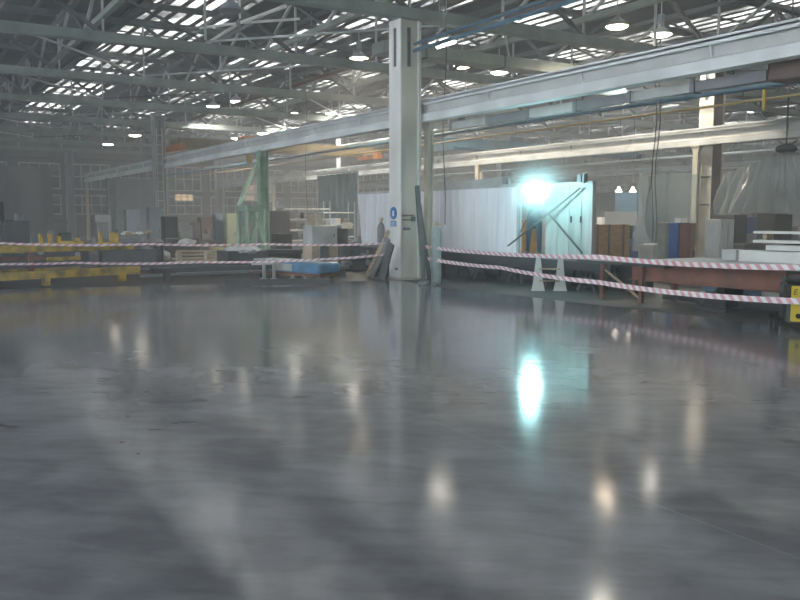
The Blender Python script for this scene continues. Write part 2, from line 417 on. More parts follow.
runway(11.8, -60.6, 9, 'large pale crane runway beam sloping across the picture beside the main column', z=4.52, step=3.0)
runway(22.45, -63.2, 9, 'lower-looking pale runway beam behind, passing over the cream post', z=4.41, step=3, m='pale')
runway(35.4, -68, 5, 'distant runway beam on the third row, seen under the roof at right', step=3.5, m='pale')
runway(47.2, -68, 5, 'farthest runway beam on the fourth row near the back of the hall', step=4.5, m='pale')

# ---- main column
def column(x, y, label, front='white', side='tan', h=6.5, w=.55):
    t = thing('steel_column', label, 'column', (x, y, 0), 'roof columns')
    core = B().box((0, 0, h/2), (w-.10, w-.06, h)).make('web', side, t)
    for s in (-1, 1):
        # flange pieces leave a long slot near the head
        b = B(); f = s*(w/2-.015); sl, sh = 5.35, 6.3
        b.box((0, f, sl/2), (w, .03, sl)); b.box((0, f, (sh+h)/2), (w, .03, h-sh))
        b.box((-w/2+.1, f, (sl+sh)/2), (.20, .03, sh-sl)); b.box((w/2-.1, f, (sl+sh)/2), (.20, .03, sh-sl))
        b.make('flange', front, t)
    B().box((w/2-.045, 0, (5.35+6.3)/2), (.012, .1, .95)).box((0, -w/2+.028, 5.82), (.145, .006, .95)).make('slot', 'truss', t)  # dark plates stand for the shade inside the slots
    B().box((0, 0, .03), (w+.06, w+.04, .06)).make('base_plate', side, t)
    return t
mc = column(-18.07, 11.28, 'white and beige steel column with a round blue sign, standing at the slab edge')
B().box((.235, -.02, 1.64), (.03, .34, .035)).box((.235, -.02, 1.53), (.03, .30, .03)).make('bracket', 'brown', mc)
B().box((.235, -.06, 1.30), (.02, .2, .07)).box((.24, .12, 1.55), (.09, .1, .12)).make('socket_box', 'truss', mc)
B().box((.275, .3, 3.25), (.05, .05, 6.4)).make('cable_riser', 'tan', mc)
B().box((.1, -.29, .28), (.12, .02, .05)).make('fixing', 'truss', mc)
for x, y, l, f, s in ((-41.2, 11.5, 'distant pale column with rungs up its side, left of the picture', 'pale', 'grey'),
                   (-17.9, 23.0, 'cream and brown column behind the draped plastic sheet on the right', 'cream', 'brown'),
                   (-43.5, 22.9, 'faint grey column far back, seen just left of the main column', 'pale', 'grey'),
                   (-65, 11.5, 'small faint column farthest away at the left end wall', 'pale', 'grey'),
                   (-65, 22.9, 'small faint column at the end wall, second row', 'pale', 'grey'),
                   (-17.9, 34.8, 'distant column beyond the plastic sheet, third row', 'pale', 'brown'),
                   (-43.5, 34.8, 'distant column on the third row behind the aluminium panels', 'pale', 'grey')):
    c = column(x, y, l, f, s)
    if y == 23.0:
        for z in (2.0, 2.9, 4.0): B().box((0, -.3, z), (.5, .03, .05)).make('batten', 'truss', c)
    if x == -41.2:
        for z in [k*.45+.6 for k in range(12)]: B().box((.42, -.1, z), (.12, .3, .04)).make('rung', 'pale', c)
        B().box((.48, -.24, 3.2), (.04, .04, 5.4)).box((.48, .04, 3.2), (.04, .04, 5.4)).make('ladder_rail', 'tan', c)

# round blue sign with plate below
sg = thing('safety_sign', 'round blue mandatory sign with small plate below on the white column', 'sign', (-18.12, 10.99, 1.70))
B().cyl((0, .012, 0), (0, 0, 0), .16, n=28).make('disc', 'signb', sg)
b = B(); b.cyl((0, 0, .02), (0, -.006, .02), .045, n=18); b.box((0, -.003, -.05), (.08, .006, .05)); b.make('pictogram', 'signw', sg)
B().box((0, .005, -.27), (.26, .012, .14)).make('caption_plate', 'signb', sg)
b = B()
for z in (-.24, -.275, -.305): b.box((0, -.003, z), (.18, .005, .014))
b.make('lettering', 'signw', sg)

# ---- crane posts
def post(x, y, label, m='cream', w=.17, h=4.02, arms=True):
    t = thing('crane_post', label, 'post', (x, y, 0), 'posts under the runway beams')
    b = B(); b.box((0, -w/2+.01, h/2), (w, .02, h)); b.box((0, w/2-.01, h/2), (w, .02, h)); b.box((0, 0, h/2), (.02, w-.02, h)); b.make('shaft', m, t)
    B().box((0, 0, h+.0), (.34, .28, .05)).prism([(-.16, h-.02), (.16, h-.02), (.09, h-.22), (-.09, h-.22)], 1, -.09, .09).make('cap', m, t)
    B().box((0, 0, .015), (.34, .3, .03)).make('base_plate', m, t)
    return t
post(hit(428.5, 217, Y=11.95).x, 11.95, 'beige post beside the main column, carrying the big runway beam', 'cream', .17)
post(hit(263.5, 217, Y=11.8).x, 11.8, 'pale green post behind the small green lattice tower', 'green', .34)
post(-41.9, 11.0+.8, 'grey post beside the distant rung column', 'pale', .22)
post(-53.8, 11.8, 'thin grey post far left under the runway beam', 'grey', .22)
post(-60.4, 11.8, 'thin cream post at the very end of the big runway beam', 'tan', .2)
post(hit(695, 217, Y=22.45).x, 22.45, 'cream post in front of the column at right, under the rear runway beam', 'cream', .19, h=3.88)
post(-29.70, 22.45, 'cream post above the middle of the aluminium panels', 'cream', .24, h=3.88)
post(-41.22, 22.45, 'grey post of the rear beam just left of the main column', 'grey', .24, h=3.88)
post(-52.74, 22.45, 'slim pale post of the rear beam right of the green post', 'cream', .24, h=3.88)
post(-62.83, 22.45, 'slim post at the far end of the rear runway beam', 'tan', .24, h=3.88)
post(-31.2, 35.4, 'distant post under the third runway beam', 'cream', .24)
post(-19.2, 35.4, 'distant post under the third runway beam at right', 'tan', .24)
post(-43.3, 35.4, 'farthest post under the third runway beam', 'grey', .24)

# green lattice tower
g = at(251, 28.2); gt = thing('lattice_tower', 'small pale green lattice tower with a slanted brace leaning on the green post', 'tower', (g.x, g.y, 0))
H = 1.95
for sx in (-.42, .42):
    for sy in (-.3, .3): B().bar((sx, sy, 0), (sx*.95, sy*.95, H), .10).make('leg', 'green', gt)
for z in (.5, H): B().bar((-.42, -.3, z), (.42, -.3, z), .09).bar((.42, -.3, z), (.42, .3, z), .09).bar((.42, .3, z), (-.42, .3, z), .09).bar((-.42, .3, z), (-.42, -.3, z), .09).make('ring', 'green', gt)
for s in (-.3, .3): B().bar((-.42, s, H), (.42, s, .5), .09).make('diagonal', 'green', gt)
for s in (-.42, .42): B().bar((s, -.3, .5), (s, .3, H), .08).make('diagonal', 'green', gt)
B().box((0, 0, H-.08), (.8, .62, .16)).make('head_plate', 'green', gt)
gp = Vector((hit(263.5, 217, Y=11.8).x, 11.8, 0))-g
B().bar((-.42, -.3, H), (gp.x-.1, gp.y-.22, 3.5), .10).make('raking_brace', 'green', gt)

# ---- suspended bus duct under the big beam, hangers, motor housing
dt = thing('busbar_duct', 'grey box duct hung on rods below the big runway beam', 'duct', (-17.4, 12.35, 3.9))
Ld = 8.9
for i in range(6):
    a = i*Ld/6
    B().box((a+Ld/12, 0, 0), (Ld/6-.06, .16, .19), bev=.01).make('section', ('lgrey', 'grey')[i % 2], dt)
    B().box((a+.0, 0, 0), (.10, .20, .23)).make('collar', 'grey', dt)
for i, dx in ((1.0, .15), (2.7, -.3), (4.6, .3), (6.3, -.2), (8.2, .2)):
    B().bar((i, 0, .08), (i+dx, -.35, .62), .022).make('hanger', 'truss', dt)
B().cyl((.35, 0, .1), (.35, 0, .42), .10, .02).make('lamp_cone', 'truss', dt)
hs = thing('hoist_housing', 'grey-brown hoist motor housing at the right end of the duct', 'hoist', (-7.9, 12.5, 3.95))
B().box((0, 0, .03), (1.2, .5, .40), bev=.03).make('body', 'brown', hs)
B().box((.3, -.27, .03), (.5, .04, .3)).make('cover_panel', 'grey', hs)
for k in range(5): B().cyl((-.5+.1*k, -.1, .2), (-.56+.1*k, -.1, .42), .02, n=8).make('cable', 'truss', hs)
B().box((.9, 0, .02), (1.2, .3, .3)).make('gearbox', 'grey', hs)
B().box((0, 0, .38), (.08, .3, .5)).make('bracket', 'truss', hs)
rod('signal_flag', (-8.6, 12.35, 3.68), (-8.6, 12.35, 3.35), .045, 'yellow', 'small yellow tag hanging below the duct near its right end', 'tag')

# ---- pipes and conduits along X
def pipe(name, y, z, xa, xb, r, m, label, cat='pipe', group=None):
    b = B(); b.cyl((0, 0, 0), (xb-xa, 0, 0), r, n=10)
    k = 1.0
    while k < xb-xa: b.cyl((k, 0, 0), (k+.08, 0, 0), r*1.35, n=10); k += 3.0
    return tag(b.make(name, m, None, (xa, y, z), True), label, cat, group)
pipe('conduit', 11.35, 5.72, -17.7, 9, .05, 'conduit', 'blue-grey conduit leaving the main column toward upper right, lower of the pair')
pipe('conduit', 11.35, 5.88, -17.7, 9, .04, 'conduit', 'blue-grey conduit leaving the main column toward upper right, upper of the pair')
pipe('conduit', 11.6, 6.0, -17.7, 9, .035, 'truss', 'thin dark conduit just behind the blue-grey pair')
pipe('gas_pipe', 17.0, 4.55, -60, 4, .065, 'conduit', 'teal pipe high behind the bus duct')
pipe('gas_pipe', 17.0, 4.25, -60, 4, .03, 'ypipe', 'thin ochre pipe below the teal pipe')
pipe('gas_pipe', 22.1, 5.6, -66, 4, .08, 'pale', 'pale grey pipe above the rear runway beam')
pipe('gas_pipe', 29.5, 4.7, -66, 4, .10, 'bpipe', 'distant teal pipe behind the rear runway beam')
pipe('gas_pipe', 29.5, 4.2, -66, 4, .06, 'pale', 'distant pale pipe behind the rear runway beam')
pipe('gas_pipe', 40.5, 5.9, -66, 4, .12, 'orange', 'red-brown pipe far back under the roof')
pipe('gas_pipe', 40.5, 4.3, -66, 4, .10, 'pale', 'pale pipe far back under the roof')
pipe('gas_pipe', 54, 5.0, -66, 4, .16, 'brown', 'brown pipe near the back wall, upper')
pipe('gas_pipe', 54, 3.9, -66, 4, .14, 'pale', 'pale pipe near the back wall, lower')
pipe('gas_pipe', 63, 4.6, -66, 4, .18, 'pale', 'pale pipe closest to the back wall')
pipe('gas_pipe', 5.2, 8.25, -66, 9, .05, 'truss', 'dark pipe under the roof at upper left')
pipe('gas_pipe', 3.4, 8.3, -66, 9, .05, 'brown', 'brown pipe under the roof at upper left')
pipe('gas_pipe', 14.6, 7.02, -60, 4, .09, 'brown', 'rust-red pipe right behind the main column row')

# ventilation ducts across hall below trusses
def vduct(x, ya, yb, z, w, h, m, label):
    t = thing('ventilation_duct', label, 'duct', (x, ya, z), 'ventilation ducts under the trusses')
    B().box((0, (yb-ya)/2, 0), (w, yb-ya, h), bev=.03).make('casing', m, t)
    o = B().box((0, 0, 0), (w+.06, .06, h+.06)).make('flange_ring', 'truss', t); o.location = (0, 1.5, 0)
    rep(o, t, [(0, k, 0) for k in [4.5+3*i for i in range(int((yb-ya-1.6)/3)-0)] if k < yb-ya])
    for k in (2, (yb-ya)-2): B().bar((0, k, h/2), (0, k, 8.5-z), .03).make('hanger', 'truss', t)
vduct(-21.5, 12.5, 33, 6.55, .7, .36, 'chord', 'greenish ventilation duct under the roof right of the main column')

# thin drop cables
for px, t_, zt, zb, l in ((444, 21.5, 8.6, 1.4, 'thin cable hanging straight down right of the main column'),
                          (307, 34, 8.6, .9, 'thin cable hanging over the shelving at left of the column'),
                          (652, 19.5, 5.7, 1.0, 'thin dark cable hanging in front of the plastic sheet'),
                          (655.5, 19.5, 5.7, 1.0, 'second thin cable hanging beside the first before the plastic sheet')):
    p = at(px, t_); b = B(); pts = [Vector((.03*math.sin(k*1.3), .03*math.cos(k), zb+(zt-zb)*k/10)) for k in range(11)]
    b.tube(pts, .014, 6); tag(b.make('hanging_cable', 'truss', None, (p.x, p.y, 0)), l, 'cable')

# ---- overhead cranes
def crane(x, ya, yb, label, m1, m2, z=5.1):
    t = thing('overhead_crane', label, 'crane', (x, ya, z-.25))
    for s in (-.6, .6): B().box((s, (yb-ya)/2, .25), (.25, yb-ya, .42)).make('bridge_girder', m1, t)
    for k in (0.0, yb-ya): B().box((0, k, .02), (2.2, .28, .3)).make('end_carriage', m2, t)
    B().box((0, (yb-ya)*.35, .55), (1.0, .9, .4), bev=.04).make('trolley', m2, t)
    B().box((0, (yb-ya)*.35, -.3), (.25, .25, .5)).make('hook_block', 'yellow', t)
crane(-39.5, 11.8, 22.45, 'orange and yellow overhead crane bridging the two runway beams', mat('dull_ochre', (.20, .15, .07), .6), 'orange')
crane(-33.0, 22.45, 35.4, 'dark blue overhead crane in the rear bay', 'bpipe', 'conduit')
crane(-16.0, 35.4, 47.2, 'red-brown overhead crane deep in the hall at right', 'rust', 'rust')

# ------------------------------------------------------------------ lamps
def lamp_parts(t, lit, r=.30):
    b = B(); b.lathe([(.06, .42), (.09, .40), (.10, .22), (.16, .18), (r, .0), (r+.015, -.02), (r-.01, -.02), (.14, .15), (.05, .17)]); b.make('reflector', 'grey' if lit else 'bgrey', t, smooth=True)
    B().lathe([(r*.25, -.10), (r*.6, -.085), (r*.85, -.045), (r*.93, -.012), (r*.93, -.008)]).make('lens', lit or 'grey', t)
    B().box((0, 0, .52), (.18, .16, .22), bev=.015).make('ballast', 'bgrey', t)
    B().bar((0, 0, .6), (0, 0, 1.1), .025).make('rod', 'pale', t)
def lamp(px, py, label, lit='lens', z=7.6, power=260, col=(1, .88, .70), r=.37):
    p = hit(px, py, z=6.3 if lit == 'lensf' and py > 100 else z)
    t = thing('high_bay_lamp', label, 'lamp', p, 'high bay lamps')
    lamp_parts(t, lit, r)
    if lit:
        ld = bpy.data.lights.new('lamp_light', 'SPOT'); ld.energy = power; ld.color = col; ld.spot_size = R(150); ld.spot_blend = .6; ld.shadow_soft_size = .2
        lo = bpy.data.objects.new('lamp_light', ld); COL.objects.link(lo); lo.parent = t; lo.location = (0, 0, -.08)
LP = [(359, 58, 'lit warm lamp left of the main column, highest of the two there', 'lens'),
 (352, 97, 'lit lamp left of the main column just above the runway beam', 'lensc'),
 (462, 66, 'bright warm lamp right of the main column', 'lens'),
 (499, 72, 'lit white lamp right of the bright warm one', 'lensc'),
 (617, 26, 'big bright warm lamp at upper right', 'lens'),
 (661, 34, 'lit lamp just right of the big warm lamp at upper right', 'lensc'),
 (213, 106, 'small lit lamp, left of a close pair over the left bay', 'lensc'),
 (236, 101, 'small lit lamp, right of a close pair over the left bay', 'lensc'),
 (292, 113, 'small lit lamp over the bay, left of a spaced pair', 'lensc'),
 (331, 113, 'small lit lamp over the bay, right of a spaced pair', 'lensc'),
 (237, 138, 'tiny far lamp above the runway beam, left of two', 'lensf'),
 (263, 133, 'tiny far lamp above the runway beam, right of two', 'lensf'),
 (135, 135, 'lit lamp left of the rung column', 'lensf'),
 (108, 144, 'tiny far lamp, leftmost lit one', 'lensf'),
 (194, 139, 'warm far lamp just right of the rung column', 'lensf'),
 (622, -66, 'lit lamp above the top edge at right, seen mirrored in the floor', 'lensf')]
for px, py, l, m in LP: lamp(px, py, l, m, power={'lens': 3000, 'lensc': 2300, 'lensf': 350}[m], col=(1, .86, .68) if m == 'lens' else (1, .95, .86))
ADDED_LAMPS = [(-2, 20, ''), (-6, 26, ''), (-24, 26, ''), (-40, 29, ''), (-14, 40, ''), (-30, 42, ''), (-12, 55, ''), (-30, 58, '')]  # extra lamps added to brighten the rear bays
WHERE = ['over the near end of the plastic tent', 'behind the plastic tent', 'behind the aluminium panels', 'deep behind the aluminium panels', 'in the fourth bay at right', 'in the fourth bay at left', 'near the back wall at right', 'near the back wall at left']
for (x, y, _), wh in zip(ADDED_LAMPS, WHERE):
    t = thing('high_bay_lamp', 'added white lamp hanging '+wh, 'lamp', (x, y, 7.6), 'high bay lamps'); lamp_parts(t, 'lensc')
    ld = bpy.data.lights.new('lamp_light', 'SPOT'); ld.energy = 1100; ld.color = (.92, .98, 1); ld.spot_size = R(150); ld.spot_blend = .6; ld.shadow_soft_size = .2
    lo = bpy.data.objects.new('lamp_light', ld); COL.objects.link(lo); lo.parent = t; lo.location = (0, 0, -.08)
for px, py, l in ((439, 41, 'left tube of the twin lit strip lamps by the main column'), (446, 43.5, 'right tube of the twin lit strip lamps by the main column')):
    p = hit(px, py, z=6.4); t = thing('strip_lamp', l, 'lamp', p)
    B().box((0, 0, .05), (.95, .16, .08)).make('housing', 'lgrey', t)
    B().cyl((-.42, 0, -.03), (.42, 0, -.03), .045, n=10).make('tube', 'lensc', t)
    B().bar((0, 0, .08), (0, 0, 2.1), .02).make('rod', 'pale', t)
for px, py, l in ((231, 10, 'unlit blue-grey dome lamp beside the white bracing star'), (312, 45, 'unlit dark dome lamp left of the lit warm lamp'), (247, 71, 'unlit dome lamp below the white bracing star')):
    lamp(px, py, l, None, z=7.5, r=.36)

# ------------------------------------------------------------------ end wall windows
def wwin(n, y, z, w, h, nx, nz, glass, xw=X0):
    b = B(); f = .09
    for s in (-1, 1):
        b.box((.03, s*w/2, 0), (.08, f, h+f)); b.box((.03, 0, s*h/2), (.08, w, f))
    for i in range(1, nx): b.box((.03, -w/2+w*i/nx, 0), (.06, .07, h))
    for k in range(1, nz): b.box((.03, 0, -h/2+h*k/nz), (.06, w, .07))
    o = struct(b.make('window_%d' % n, 'tan', None, (xw, y, z)))
    B().box((.012, 0, 0), (.02, w, h)).make('pane', glass, o)
wn = len(bands)+1
for row, (z, h) in enumerate(((4.9, 2.0), (2.6, 1.5))):
    yy = -9.0; k = 0
    while yy < 60:
        wwin(wn, yy, z, 3.0, h, 4, 2 if row == 0 else 2, 'glassd'); wn += 1; yy += 3.9; k += 1
for (xa, ya, xb, yb, m) in ((152, 192, 158, 208, 'winl'), (175, 193, 193, 201, 'winl'), (244, 183, 275, 201, 'winc')):
    a, c = hit(xa, yb, X=X0+.1), hit(xb, ya, X=X0+.1)
    wwin(wn, (a.y+c.y)/2, (a.z+c.z)/2, c.y-a.y, c.z-a.z, 3, 2, m, X0+.1); wn += 1
for z in (1.3, 3.65, 6.3): struct(B().box((X0+.12, 30, z), (.14, 84, .16)).make('trim_%d' % int(z*10), 'truss'))
struct(B().box((X0+.2, 7.6, 2.8), (.25, 7.5, 5.6)).make('door_1', 'wall2'))
struct(B().box((X0+.26, 18.5, 2.4), (.2, 4.5, 4.8)).make('door_2', 'grey'))

# ------------------------------------------------------------------ barrier tapes
def tape(pts, label, w=.085):
    bm = bmesh.new(); uvl = bm.loops.layers.uv.new('UVMap')
    P = []
    for a, c in zip(pts, pts[1:]):
        a, c = Vector(a), Vector(c); n = max(2, int((c-a).length/.35))
        for i in range(n):
            u = i/n; q = a.lerp(c, u); q.z -= .10*4*u*(1-u)*((c-a).length/9.0); P.append(q)
    P.append(Vector(pts[-1])); s = 0; ring = []
    for i, q in enumerate(P):
        d = (P[min(i+1, len(P)-1)]-P[max(i-1, 0)]).normalized(); nrm = Vector((d.y, -d.x, 0)).normalized()
        tw = .35*math.sin(i*.21); up = Vector((0, 0, math.cos(tw))) + nrm*math.sin(tw)
        if i: s += (q-P[i-1]).length
        ring.append(([bm.verts.new(q+up*w/2+nrm*.0015), bm.verts.new(q-up*w/2+nrm*.0015), bm.verts.new(q-up*w/2-nrm*.0015), bm.verts.new(q+up*w/2-nrm*.0015)], s))
    for (A, sa), (C, sb) in zip(ring, ring[1:]):
        for i in range(4):
            j = (i+1) % 4; f = bm.faces.new((A[i], A[j], C[j], C[i]))
            vv = [0 if k in (1, 2) else 1 for k in (i, j, j, i)]
            for lp, (ss, v) in zip(f.loops, zip((sa, sa, sb, sb), vv)): lp[uvl].uv = (ss, v)
    me = bpy.data.meshes.new('barrier_tape'); bm.to_mesh(me); bm.free(); me.materials.append(M['tapex'])
    o = bpy.data.objects.new('barrier_tape', me); COL.objects.link(o); tag(o, label, 'tape', 'red and white barrier tapes')
def tp(px, py, Y=None, X=None): return hit(px, py, Y=Y, X=X)
tape([tp(419.5, 246, Y=11.12), tp(600, 257, Y=11.2), tp(803, 267.5, Y=11.1), (-4, 10.6, .86)], 'upper red and white tape running right from the main column')
tape([tp(419.5, 257, Y=11.12), tp(500, 267.5, Y=11.15), tp(600, 282.5, Y=11.2), tp(803, 301.5, Y=10.35), (-4, 10.5, .4)], 'lower red and white tape running right from the main column')
sp_ = thing('barrier_stanchion', 'grey stanchion holding the right ends of the tapes on the slab', 'stanchion', (-3.94, 10.55, 0))
B().cyl((0, 0, .02), (0, 0, 1.0), .03).make('pole', 'grey', sp_); B().cyl((0, 0, .006), (0, 0, .04), .18, n=20).make('base', 'black', sp_)
def lt(px, py):     # a point over the slab's left edge line
    a, c = Vector((-18.4, 10.96)), Vector((-20.55, 1.5)); d = ray(px, py)
    n = Vector((-(c-a).y, (c-a).x)); k = n.dot(a)/n.dot(Vector((d.x, d.y))); return Vector((0, 0, CAMZ)) + d*k
tape([lt(389, 243.3), lt(265, 244), lt(150, 244), lt(0, 243.2), lt(-60, 243)], 'upper red and white tape running left from the main column', .055)
tape([lt(389, 254), lt(325, 259), lt(200, 262), lt(75, 262.7), lt(-60, 263)], 'lower red and white tape running left from the main column', .055)

# ------------------------------------------------------------------ aluminium body panels on trestles, with the welder
PYL = 12.5
def alu_panel(xa, xb, z0, z1, label, cap=True, skew=0, skin='alu'):
    t = thing('aluminium_panel', label, 'panel', (xa, PYL, 0))
    b = B(); w = xb-xa; n = max(3, int(w/.30))
    b.prism([(0, z0), (w, z0), (w, z1), (-skew, z1)], 1, 0, .05)
    b.make('skin', skin, t)
    b = B()
    for i in range(1, n): b.box((w*i/n, -.004, (z0+z1)/2), (.025, .010, z1-z0-.08))
    b.make('ribs', skin, t)
    B().box((w/2, -.01, z1+.03), (w, .10, .06)).make('top_rail', 'lgrey', t)
    B().box((w/2, -.01, z0-.02), (w, .10, .08)).make('bottom_rail', 'grey', t)
    B().box((w-.03, -.02, (z0+z1)/2), (.06, .06, z1-z0)).make('edge_post', 'lgrey', t)
    return t
p1 = hit(362, 245, Y=PYL); p2 = hit(519.5, 255, Y=PYL); p3 = hit(545, 255, Y=PYL); p4 = hit(593, 255, Y=PYL)
A1 = alu_panel(p1.x, p2.x, .74, 2.30, 'long ribbed aluminium wall panel behind the grey gas cylinder', skew=.25)
A2 = alu_panel(p3.x, p4.x, .72, 2.28, 'shorter aluminium panel right of the welder', skin='alu2')
for k in (0.35, .55, .75): B().box(((p4.x-p3.x)*k+.3, -.02, 1.55), (.025, .02, .14)).make('slot', 'truss', A2)
for o, a, c in ((A1, p1.x+1, p2.x-.5),):
    t = thing('roof_flap', 'grey aluminium flap standing along the top of the long panel', 'flap', (a+1.8, PYL+.1, 2.36))
    B().prism([(0, 0), (c-a-1.8, 0), (c-a-1.9, .2), (.1, .14)], 1, 0, .04).make('sheet', 'lgrey', t)
    B().box((c-a-1.95, 0, .12), (.14, .12, .2)).make('clamp', 'grey', t)
tr = thing('corner_clamp', 'grey clamp on the upper right corner of the shorter panel', 'clamp', (p4.x-.35, PYL-.06, 2.34))
B().box((0, 0, .07), (.12, .1, .16)).box((.12, 0, .07), (.06, .1, .2)).make('jaw', 'grey', tr)
# trestles below
def trestle(x, y, label, w=.9, h=.62, L=1.0):
    t = thing('steel_trestle', label, 'trestle', (x, y, 0), 'steel trestles under the panels')
    B().box((0, 0, h-.06), (.16, w, .12)).make('beam', 'black', t)
    for s in (-1, 1):
        for q in (-1, 1): B().bar((0, s*w*.35, h-.1), (q*.28, s*w*.48, 0.0), .07).make('leg', 'black', t)
        B().bar((-.18, s*w*.42, .3), (.18, s*w*.42, .3), .05).make('tie', 'black', t)
for i, (x, l) in enumerate(((-22, 'black trestle under the left end of the long panel'), (-20.2, 'black trestle under the long panel behind the main column'), (-18.4, 'black trestle behind the beige post'), (-16.6, 'black trestle under the middle of the long panel'), (-15.2, 'black trestle under the right end of the long panel'), (-13.9, 'black trestle under the welder platform'), (-12.8, 'black trestle under the shorter panel'))):
    trestle(x, 13.0, l)
bd = thing('steel_platform', 'dark steel work platform carried on the trestles below the panels', 'platform', (-22.5, 12.45, 0))
B().box((5.2, .75, .66-.0), (10.6, 1.5, .05)).make('deck', 'black', bd)
B().box((5.2, .03, .55), (10.6, .05, .18)).make('edge_beam', 'black', bd)
B().box((5.2, 1.35, .3), (10.3, .2, .6)).make('dark_backing', 'black', bd)  # black sheet added so the space beneath the deck stays dark
for (a, c, l) in (((508, 246), (580, 188), 'long dark prop leaning across in front of the shorter panel'), ((549, 214), (582, 253), 'second dark prop crossing the first, leaning the other way')):
    q1, q2 = hit(*a, Y=12.2), hit(*c, Y=12.42)
    rod('steel_prop', q1, q2, .032, 'truss', l, 'prop')
yb = at(525, 22.6); t = thing('equipment_box', 'orange-yellow box seen in the gap left of the welder', 'box', (yb.x, yb.y, 0))
B().box((0, 0, .95), (.7, .6, 1.15), bev=.02).make('body', mat('amber_paint', (.62, .36, .08), .6), t)
B().box((0, 0, .2), (.6, .5, .38)).make('plinth', 'black', t)
B().box((.36, 0, 1.35), (.02, .45, .12)).make('panel', 'black', t)

# ladder-like white stand with flared feet
w = thing('white_trestle', 'white step stand with flared feet and rungs below the welder', 'stand', (0, 0, 0))
c0 = hit(548, 291, z=0); w.location = c0; rot = Vector((Rt.x, Rt.y, 0))
def wl(off):
    b = B(); q = rot*off
    for s in (1,):
        b.prism([(-.15, 0), (.15, 0), (.10, .22), (.05, .72), (-.05, .72), (-.10, .22)], 1, -.02, .02)
    o = b.make('side_board', 'boardw', w); o.location = q; o.rotation_euler = (0, 0, math.atan2(Rt.y, Rt.x)); return o
wl(-.22); wl(.26)
for z in (.22, .48): B().bar(rot*-.2+Vector((0, 0, z)), rot*.25+Vector((0, 0, z)), .05, .03).make('rung', 'wood', w)

# ---- welder (person)
def skin_chain(verts, edges, radii, name, m, parent, root=0, sub=2):
    me = bpy.data.meshes.new(name); me.from_pydata([Vector(v) for v in verts], edges, []); me.materials.append(m if not isinstance(m, str) else M[m])
    o = bpy.data.objects.new(name, me); COL.objects.link(o)
    if parent: o.parent = parent
    sk = o.modifiers.new('skin', 'SKIN'); sk.use_smooth_shade = True
    for i, r in enumerate(radii):
        rr = r if isinstance(r, tuple) else (r, r); me.skin_vertices[0].data[i].radius = rr
        me.skin_vertices[0].data[i].use_root = (i == root)
    ss = o.modifiers.new('sub', 'SUBSURF'); ss.levels = sub; ss.render_levels = sub
    return o
arc_p = hit(541, 192, Y=11.95)
wp = hit(531, 252, Y=12.85); 
# person's own frame: +x faces the arc
pz = .685
per = thing('person', 'person in dark navy overalls and welding mask, standing and welding overhead on the panel', 'person', (wp.x-.02, 12.95, pz))
ta = Vector(arc_p) - Vector(per.location); ta.z = 0; per.rotation_euler = (0, 0, math.atan2(ta.y, ta.x)); dist = ta.length
az = arc_p.z - pz
V = [(0, 0, .92), (.01, 0, 1.08), (.03, 0, 1.28), (.05, 0, 1.42), (.065, 0, 1.50),           # pelvis spine neck
     (0, .10, .86), (.05, .12, .48), (.0, .13, .09), (.15, .15, .04),                                # left leg
     (0, -.10, .86), (.03, -.13, .48), (-.08, -.14, .09), (.07, -.17, .04),                             # right leg
     (.05, .19, 1.40), (.20, .25, 1.22), (dist-.22, .10, az-.10),                                # left arm
     (.05, -.19, 1.40), (.22, -.24, 1.24), (dist-.20, -.06, az-.06)]
E = [(0, 1), (1, 2), (2, 3), (3, 4), (0, 5), (5, 6), (6, 7), (7, 8), (0, 9), (9, 10), (10, 11), (11, 12), (3, 13), (13, 14), (14, 15), (3, 16), (16, 17), (17, 18)]
RD = [(.15, .11), (.14, .105), (.165, .12), (.11, .09), .055, .095, .065, .05, .045, .095, .065, .05, .045, .075, .05, .034, .075, .05, .034]
skin_chain(V, E, RD, 'body', 'cloth', per)
b = B(); b.ball((.08, 0, 1.62), .105, 1.05, .82, 1.2, 3); b.make('head', 'skin', per, smooth=True)
b = B(); b.prism([(.06, 1.53), (.16, 1.45), (.215, 1.52), (.225, 1.70), (.17, 1.77), (.04, 1.78), (-.04, 1.70), (.06, 1.68)], 1, -.10, .10); b.make('welding_mask', 'black', per)
B().box((.226, 0, 1.65), (.012, .11, .06)).make('visor', 'bgrey', per)
for s, (hx, hy, hz) in ((1, V[15]), (-1, V[18])):
    hv = [(hx, hy, hz), (hx+.06, hy, hz+.015), (hx+.10, hy, hz+.02)]; he = [(0, 1), (1, 2)]; hr = [.03, .04, .036]
    for f in range(4):
        k = len(hv); o_ = (f-1.5)*.021
        hv += [(hx+.11, hy+o_, hz+.02), (hx+.14+.005*(f in (1, 2)), hy+o_, hz+.005), (hx+.14, hy+o_, hz-.025)]; he += [(2, k), (k, k+1), (k+1, k+2)]; hr += [.012, .010, .009]
    k = len(hv); hv += [(hx+.05, hy-s*.045, hz-.005), (hx+.09, hy-s*.055, hz-.025)]; he += [(1, k), (k, k+1)]; hr += [.013, .011]
    skin_chain(hv, he, hr, 'glove', 'glove', per, sub=1)
for (fx, fy) in ((V[8][0], V[8][1]), (V[12][0], V[12][1])): B().box((fx-.04, fy, .035), (.27, .10, .08), bev=.03).make('boot', 'rubber', per)
to = thing('welding_torch', 'welding torch held in the gloved right hand at the arc', 'torch', per.location); to.rotation_euler = per.rotation_euler
h = V[18]; B().cyl((h[0]+.06, h[1], h[2]-.03), (dist-.03, -.01, az-.01), .014, n=8).make('nozzle', 'brass', to)
B().tube([(h[0]+.07, h[1], h[2]-.03), (h[0]-.1, h[1]-.15, h[2]-.4), (.1, -.35, .5), (.0, -.4, .03)], .012, 6).make('hose', 'rubber', to)

